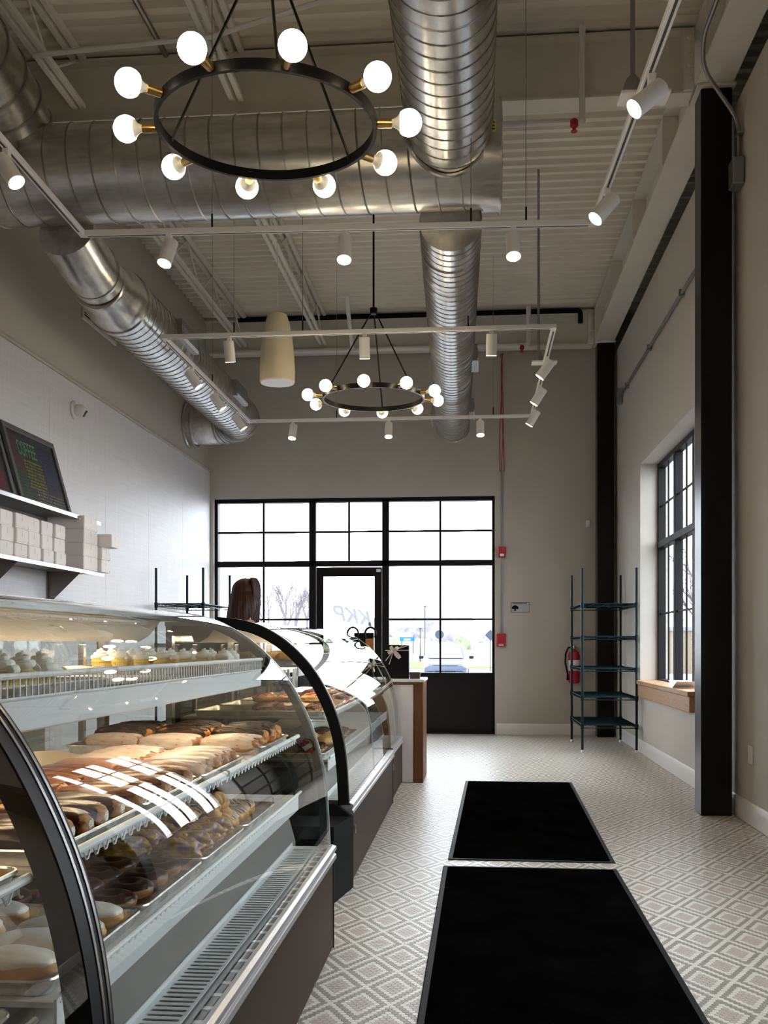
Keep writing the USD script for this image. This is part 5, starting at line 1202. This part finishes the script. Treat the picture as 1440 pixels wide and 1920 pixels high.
def chalkboard(ya, yb, label, head, blocks, h=.62, lean=15.5, seed=1):
    w = yb - ya; t = thing('menu_chalkboard', label, 'chalkboard', (W_LEFT + .225, (ya + yb) / 2, 2.1712))
    a = math.radians(lean); up = np.array([-math.sin(a), 0, math.cos(a)]); nr = np.array([math.cos(a), 0, math.sin(a)]); o = np.array([W_LEFT + .215, ya, 2.1715])
    def put(m):          # local: x along the board, y up, z out
        v = np.array(m.vertices); m = m.copy(); m.vertices = o + v[:, :1] * np.array([0, 1.0, 0]) + v[:, 1:2] * up + v[:, 2:3] * nr
        q = np.einsum('ij,ij->i', m.vertices[m.faces[:, 0]] - o, np.cross(m.vertices[m.faces[:, 1]] - o, m.vertices[m.faces[:, 2]] - o)).sum()
        if q < 0: m.faces = m.faces[:, ::-1]
        return m
    part('slate', put(bx(.02, w - .02, .02, h - .02, -.010, .002)), slate, t, smooth=False)
    part('frame', put(cat_(rb(0, w, h - .045, h, -.012, .014, .003), rb(0, w, 0, .045, -.012, .014, .003), rb(0, .045, .044, h - .044, -.012, .014, .003), rb(w - .045, w, .044, h - .044, -.012, .014, .003))), board_frame, t, smooth=False)
    if head:
        m = meshkit.text_mesh(head, .115, .001); v = np.array(m.vertices); v[:, 0] *= .32 / v[:, 0].max(); v[:, 0] += .19; v[:, 1] += .40; v[:, 2] += .0021; m.vertices = v
        part('chalk_lettering', put(m), CH['green'], t, label=f'green chalk heading {head}', smooth=False)
    r = random.Random(seed); g = {}
    for col, x0, x1, y0, y1 in blocks:      # illegible hand-chalked lines: short uneven strokes
        y = y1
        while y > y0:
            x = x0
            while x < x1:
                L = r.uniform(.008, .02); 
                if r.random() < .85:
                    s = bx(x, x + .0035, y - r.uniform(.010, .017), y, .0021, .0027) if r.random() < .6 else bx(x, x + L, y - .008, y - .005, .0021, .0027); g.setdefault(col, []).append(s)
                x += r.uniform(.006, .013)
            y -= .026
    for col, ms in g.items(): part('chalk_scribble', put(cat_(*ms)), CH[col], t, label=f'{col} chalk writing, illegible', kind='stuff', smooth=False)
chalkboard(7.10, 8.02, 'framed chalkboard headed COFFEE leaning on the upper wall shelf', 'COFFEE', [('red', .07, .18, .30, .53), ('red', .2, .26, .24, .36), ('teal', .07, .24, .06, .26), ('yellow', .25, .56, .16, .37), ('blue', .56, .84, .20, .52), ('white', .34, .84, .06, .14)], seed=4)
chalkboard(6.10, 7.02, 'framed chalkboard cut off by the left edge of the picture', None, [('pink', .1, .8, .1, .5), ('red', .3, .82, .06, .2)], seed=9)
# ------------------------------------------------------------ camera dome and vent grille on the left wall
t = thing('security_camera', 'small cream dome security camera on the left wall', 'security camera', (W_LEFT + .02, 8.56, 3.17))
part('base', align(lathe([(.075, 0), (.078, .012), (.07, .025)], 32), (W_LEFT + .015, 8.56, 3.17), (1, 0, 0)), trim_white, t); part('ball', trimesh.creation.icosphere(3, .055).apply_translation([W_LEFT + .068, 8.56, 3.165]), trim_white, t, smooth=True)
part('lens', align(lathe([(.03, 0), (.032, .02), (.018, .026)], 20), (W_LEFT + .10, 8.575, 3.145), (.8, .35, -.5)), mat('lens_grey', (.12, .12, .13), .15), t)
t = thing('vent_grille', 'white louvred vent grille high on the left wall below the long duct', 'vent', (W_LEFT, 9.2, 4.17))
part('frame', cat_(rb(W_LEFT - .005, W_LEFT + .018, 8.77, 9.62, 4.28, 4.31, .003), rb(W_LEFT - .005, W_LEFT + .018, 8.77, 9.62, 4.03, 4.06, .003), rb(W_LEFT - .005, W_LEFT + .018, 8.77, 8.80, 4.06, 4.28, .003), rb(W_LEFT - .005, W_LEFT + .018, 9.59, 9.62, 4.06, 4.28, .003)), trim_white, t, smooth=False)
part('backing', bx(W_LEFT + .0005, W_LEFT + .002, 8.79, 9.6, 4.05, 4.29), black_matte, t, smooth=False)
for k in range(10): part('louvre', ext_y([(W_LEFT + .003, 4.068 + .0215 * k), (W_LEFT + .016, 4.062 + .0215 * k), (W_LEFT + .017, 4.066 + .0215 * k), (W_LEFT + .004, 4.073 + .0215 * k)], 8.80, 9.59), trim_white, t, smooth=False)
# ------------------------------------------------------------ things on the window sill
t = thing('open_leaflet', 'white open leaflet lying on the oak window sill', 'leaflet', (1.82, 9.0, WS + .036))
for s in (-1, 1): part('page', remap(ext(sbox(-.001, -.16, .19, .16), .003), lambda v, s=s: np.stack([1.82 + s * .0 + v[:, 1] * .6, 9.15 + s * v[:, 0], WS + .037 + v[:, 2] + np.abs(v[:, 0]) * .30], 1)), trim_white, t, smooth=False)
# ------------------------------------------------------------ back counter behind the cases
t = thing('back_counter', 'stainless work counter along the left wall behind the cases', 'counter', (-3.1, 4, 0))
part('worktop', rb(W_LEFT + .02, -2.78, 1.2, 6.6, .87, .91, .004), steel, t); part('cabinet', rb(W_LEFT + .03, -2.83, 1.25, 6.55, .08, .87, .004), tub_m, t); part('plinth', bx(W_LEFT + .06, -2.90, 1.3, 6.5, 0, .08), black_matte, t, smooth=False)
for k in range(6): part('door_handle', rod((-2.815, 1.75 + .86 * k, .70), (-2.815, 1.75 + .86 * k, .84), .006, 6), steel, t)
tub_w = mat('white_tub', (.66, .65, .63), .45)
for k, (y, r_, h_, lab) in enumerate(((3.05, .13, .26, 'white lidded tub on the back counter, nearest'), (3.45, .11, .20, 'white lidded tub on the back counter, second'), (5.6, .12, .24, 'white lidded tub on the back counter, farthest'))):
    t = thing('storage_tub', lab, 'tub', (-3.08, y, .9105)); part('tub', lathe([(r_ * .85, 0), (r_ * .9, .01), (r_, h_), (r_ * .96, h_)], 28), tub_w, t, local=True); part('lid', lathe([(r_ * 1.03, h_), (r_ * 1.03, h_ + .018), (r_ * .9, h_ + .024)], 28), trim_white, t, local=True)
towel_m = mat('kitchen_towel', (.52, .38, .36), .9, var=.2, vscale=25)
t = thing('towel_roll_holder', 'paper towel roll upright on the back counter', 'paper towel', (-3.1, 4.15, .9105)); part('roll', lathe([(.055, .012), (.057, .02), (.057, .27), (.02, .275)], 24), trim_white, t, local=True); part('base', lathe([(.075, 0), (.075, .012), (.01, .014)], 24), steel, t, local=True)
t = thing('draped_towel', 'pinkish kitchen towel hanging over the edge of the back counter', 'towel', (-2.78, 4.6, .8)); 
n, k = 14, 20; X, S = np.meshgrid(np.linspace(0, .3, n), np.linspace(0, 1, k), indexing='ij'); px = np.where(S < .4, -2.95 + S / .4 * .185, -2.765 + .006 * np.sin(X * 60)); pz = np.where(S < .4, .9125, .9125 - (S - .4) / .6 * .4); V = np.stack([px, 4.5 + X + .01 * np.sin(S * 7), pz], -1).reshape(-1, 3)
ii, jj = np.meshgrid(np.arange(n - 1), np.arange(k - 1), indexing='ij'); a = (ii * k + jj).ravel(); ff = np.vstack([np.stack([a, a + k, a + k + 1], 1), np.stack([a, a + k + 1, a + 1], 1)])
part('cloth', trimesh.Trimesh(np.vstack([V, V + [.002, 0, .002]]), np.vstack([ff[:, ::-1], ff + len(V)]), process=False), towel_m, t, smooth=True)
leaf_m = mat('herb_leaf', (.07, .16, .03), .6, var=.3, vscale=30)
t = thing('potted_herb', 'small green potted herb on the back counter', 'plant', (-3.05, 3.82, .9105)); part('pot', lathe([(.045, 0), (.06, .10), (.055, .10)], 20), black_matte, t, local=True)
lf = []
for q in range(40):
    a_, e_ = rng.uniform(0, 6.28), rng.uniform(.2, 1.3); c = np.array([math.cos(a_) * math.cos(e_) * .09, math.sin(a_) * math.cos(e_) * .09, .11 + math.sin(e_) * .10]); s = trimesh.creation.icosphere(1, .024); s.apply_scale([1, .6, .2]); s.apply_transform(trimesh.transformations.euler_matrix(rng.uniform(0, 6), rng.uniform(0, 6), 0)); s.apply_translation(c); lf.append(s)
part('foliage', cat_(*lf), leaf_m, t, local=True, kind='stuff')
# ------------------------------------------------------------ the woman behind the cases
skin = mat('skin', (.56, .30, .19), .5, subsurface_weight=0.15, subsurface_scale=0.01)
hair_m = mat('brown_hair', (.040, .0115, .0045), .38, specular_ior_level=0.3, var=.45, vscale=9, stretch=(14, 14, .8), bump=.5, bscale=30, bdist=.004)
top_m = mat('white_camisole', (.60, .58, .55), .7); jeans_m = mat('dark_jeans', (.03, .035, .06), .8, var=.2, vscale=40); shoe_m = mat('black_shoe', (.015, .015, .015), .5)
def sph(c, r):
    return manifold3d.Manifold.sphere(r, 20).translate(tuple(map(float, c)))
def bone(a, ra, b, rb_): return manifold3d.Manifold.batch_hull([sph(a, ra), sph(b, rb_)])
def solid(bones, ref, it=8):
    m = manifold3d.Manifold.batch_boolean(bones, manifold3d.OpType.Add).refine_to_length(ref); m = tri(m)
    m = trimesh.Trimesh(m.vertices, m.faces, process=True); trimesh.smoothing.filter_taubin(m, iterations=it); return m
HX, HY = -1.74, 7.70; FACE = math.radians(28)     # she looks right and a little away
fw = np.array([math.cos(FACE), math.sin(FACE), 0]); sd = np.array([-fw[1], fw[0], 0])   # forward, her left
def B(f, s, z): return np.array([HX, HY, 0]) + fw * f + sd * s + np.array([0, 0, z])
bn = [manifold3d.Manifold.batch_hull([sph(B(0, 0, 1.55), .088), sph(B(.012, 0, 1.56), .086), sph(B(.055, 0, 1.465), .048), sph(B(.035, 0, 1.47), .060)]), bone(B(-.012, 0, 1.30), .056, B(.0, 0, 1.47), .050),
      manifold3d.Manifold.batch_hull([sph(B(-.01, .145, 1.285), .052), sph(B(-.01, -.145, 1.285), .052), sph(B(0, .09, 1.12), .09), sph(B(0, -.09, 1.12), .09)]),
      manifold3d.Manifold.batch_hull([sph(B(0, .09, 1.12), .09), sph(B(0, -.09, 1.12), .09), sph(B(0, .07, .98), .085), sph(B(0, -.07, .98), .085)]),
      manifold3d.Manifold.batch_hull([sph(B(0, .07, .98), .085), sph(B(0, -.07, .98), .085), sph(B(-.02, .095, .84), .105), sph(B(-.02, -.095, .84), .105)])]
for s in (-1, 1):
    bn += [bone(B(0, s * .095, .82), .095, B(.01, s * .095, .47), .058), bone(B(.01, s * .095, .47), .055, B(-.01, s * .095, .10), .038), bone(B(-.01, s * .095, .05), .038, B(.12, s * .105, .035), .030),
           bone(B(-.01, s * .165, 1.275), .048, B(-.02, s * .205, 1.02), .036), bone(B(-.02, s * .205, 1.02), .036, B(.03, s * .215, .79), .025), manifold3d.Manifold.batch_hull([sph(B(.032, s * .215, .78), .022), sph(B(.025, s * .212, .72), .016), sph(B(.06, s * .212, .72), .016)])]
    for q in range(4):
        p0, p1, p2 = B(.018 + .016 * q, s * .212, .725), B(.016 + .018 * q, s * .208, .685 + .004 * abs(q - 1)), B(.020 + .018 * q, s * .200, .650 + .006 * abs(q - 1)); bn += [bone(p0, .0095, p1, .009), bone(p1, .009, p2, .008)]
    bn += [bone(B(.055, s * .208, .765), .011, B(.085, s * .195, .735), .0095), bone(B(.085, s * .195, .735), .0095, B(.092, s * .188, .700), .0085)]
# nose, brow, lips, chin, ears
bn += [manifold3d.Manifold.batch_hull([sph(B(.094, 0, 1.555), .008), sph(B(.112, 0, 1.523), .011), sph(B(.092, .012, 1.518), .008), sph(B(.092, -.012, 1.518), .008)]), bone(B(.088, .016, 1.492), .008, B(.088, -.016, 1.492), .008), sph(B(.080, 0, 1.452), .020)]
for s in (-1, 1): bn += [bone(B(.0, s * .086, 1.54), .012, B(-.004, s * .088, 1.51), .010)]
w = thing('person', 'woman with long straight brown hair behind the cases, turned towards the door', 'person', (HX, HY, 0))
part('body', solid(bn, .018, 6), skin, w, smooth=True)
eye_w = mat('eye_white', (.7, .68, .65), .2); 
for s in (-1, 1): part('eye', trimesh.creation.icosphere(2, .0115).apply_translation(B(.081, s * .032, 1.545)), eye_w, w, smooth=True)
part('lips', solid([bone(B(.0925, .018, 1.4915), .0065, B(.0945, 0, 1.4925), .0075), bone(B(.0925, -.018, 1.4915), .0065, B(.0945, 0, 1.4925), .0075)], .006, 3), mat('lip', (.38, .12, .10), .4), w, smooth=True)
part('camisole', solid([manifold3d.Manifold.batch_hull([sph(B(.0, .11, 1.17), .072), sph(B(.0, -.11, 1.17), .072), sph(B(0, .09, 1.10), .097), sph(B(0, -.09, 1.10), .097)]), manifold3d.Manifold.batch_hull([sph(B(0, .09, 1.10), .097), sph(B(0, -.09, 1.10), .097), sph(B(0, .07, .98), .094), sph(B(0, -.07, .98), .094)]), manifold3d.Manifold.batch_hull([sph(B(0, .07, .98), .094), sph(B(0, -.07, .98), .094), sph(B(-.02, .09, .86), .112), sph(B(-.02, -.09, .86), .112)])], .03, 5), top_m, w, smooth=True)
part('jeans', solid([manifold3d.Manifold.batch_hull([sph(B(-.02, .095, .86), .110), sph(B(-.02, -.095, .86), .110), sph(B(-.01, .095, .80), .105), sph(B(-.01, -.095, .80), .105)])] + [q for s in (-1, 1) for q in (bone(B(0, s * .095, .82), .103, B(.01, s * .095, .47), .067), bone(B(.01, s * .095, .47), .066, B(-.01, s * .095, .10), .055))], .03, 5), jeans_m, w, smooth=True)
for s in (-1, 1): part('shoe', solid([bone(B(-.03, s * .095, .045), .044, B(.0, s * .095, .06), .046), bone(B(-.02, s * .095, .042), .042, B(.13, s * .105, .038), .038)], .02, 4), shoe_m, w, smooth=True)
# hair: a cap hugging the skull, then a curtain down the back, combed by fine vertical ridges
th, ph = np.meshgrid(np.linspace(-1, 1, 150), np.linspace(0, 1, 60), indexing='ij'); 
ang_ = th * math.radians(128)                                        # around the head, 0 = straight back
top_z = 1.655; crown_r = .098
zz = np.where(ph < .3, top_z - .10 * (1 - np.cos(ph / .3 * np.pi / 2)) , top_z - .10 - (ph - .3) / .7 * (.375 - .30 * np.clip(-th - .12, 0, .8) - .08 * np.clip(th, 0, 1)))
rad = np.where(ph < .3, crown_r * np.sin(np.clip(ph / .3, .02, 1) * np.pi / 2), crown_r + .018 * np.sin((ph - .3) / .7 * np.pi) + (ph - .3) * .055 * (1 - np.abs(th) * .4))
ridge = .0009 * np.sin(th * 95 + ph * 3) * np.clip(ph * 3, 0, 1) + .0022 * np.sin(th * 31 + 1.3 * np.sin(ph * 4)) * np.clip(ph * 2, 0, 1)
rad = rad + ridge
lx, ly = -np.cos(ang_) * rad * 1.08 - .004 + .012 * np.clip(ph - .3, 0, 1), np.sin(ang_) * rad * 1.0
P3 = np.array([HX, HY, 0]) + lx[..., None] * fw + ly[..., None] * sd + zz[..., None] * np.array([0, 0, 1.0])
Pin = np.array([HX, HY, 0]) + (lx * .86)[..., None] * fw + (ly * .86)[..., None] * sd + (zz - .012 * (ph < .3))[..., None] * np.array([0, 0, 1.0])
n, k = th.shape; ii, jj = np.meshgrid(np.arange(n - 1), np.arange(k - 1), indexing='ij'); a = (ii * k + jj).ravel(); ff = np.vstack([np.stack([a, a + k, a + k + 1], 1), np.stack([a, a + k + 1, a + 1], 1)]); N = n * k
edge = np.concatenate([np.arange(k), np.arange(1, n) * k + k - 1, (n - 1) * k + np.arange(k - 2, -1, -1), np.arange(n - 2, 0, -1) * k]); e2 = np.roll(edge, -1)
fs = np.vstack([np.stack([edge, e2, e2 + N], 1), np.stack([edge, e2 + N, edge + N], 1)])
part('hair', trimesh.Trimesh(np.vstack([P3.reshape(-1, 3), Pin.reshape(-1, 3)]), np.vstack([ff, ff[:, ::-1] + N, fs]), process=False), hair_m, w, smooth=True)
fr = []
for s in (-1, 1):                                                     # locks framing the face
    for q in range(5):
        p = [B(.055 - .01 * q, s * (.05 + .006 * q), 1.645), B(.078 - .012 * q, s * (.085 + .004 * q), 1.58), B(.075 - .012 * q, s * (.098 + .003 * q), 1.48), B(.07 - .014 * q, s * (.105 + .004 * q), 1.36), B(.065 - .014 * q, s * (.11 + .004 * q), 1.26)]
        fr.append(tube(CubicSpline(np.arange(5), np.array(p))(np.linspace(0, 4, 20)), np.linspace(.016, .005, 20), 8))
part('front_locks', cat_(*fr), hair_m, w, smooth=True)
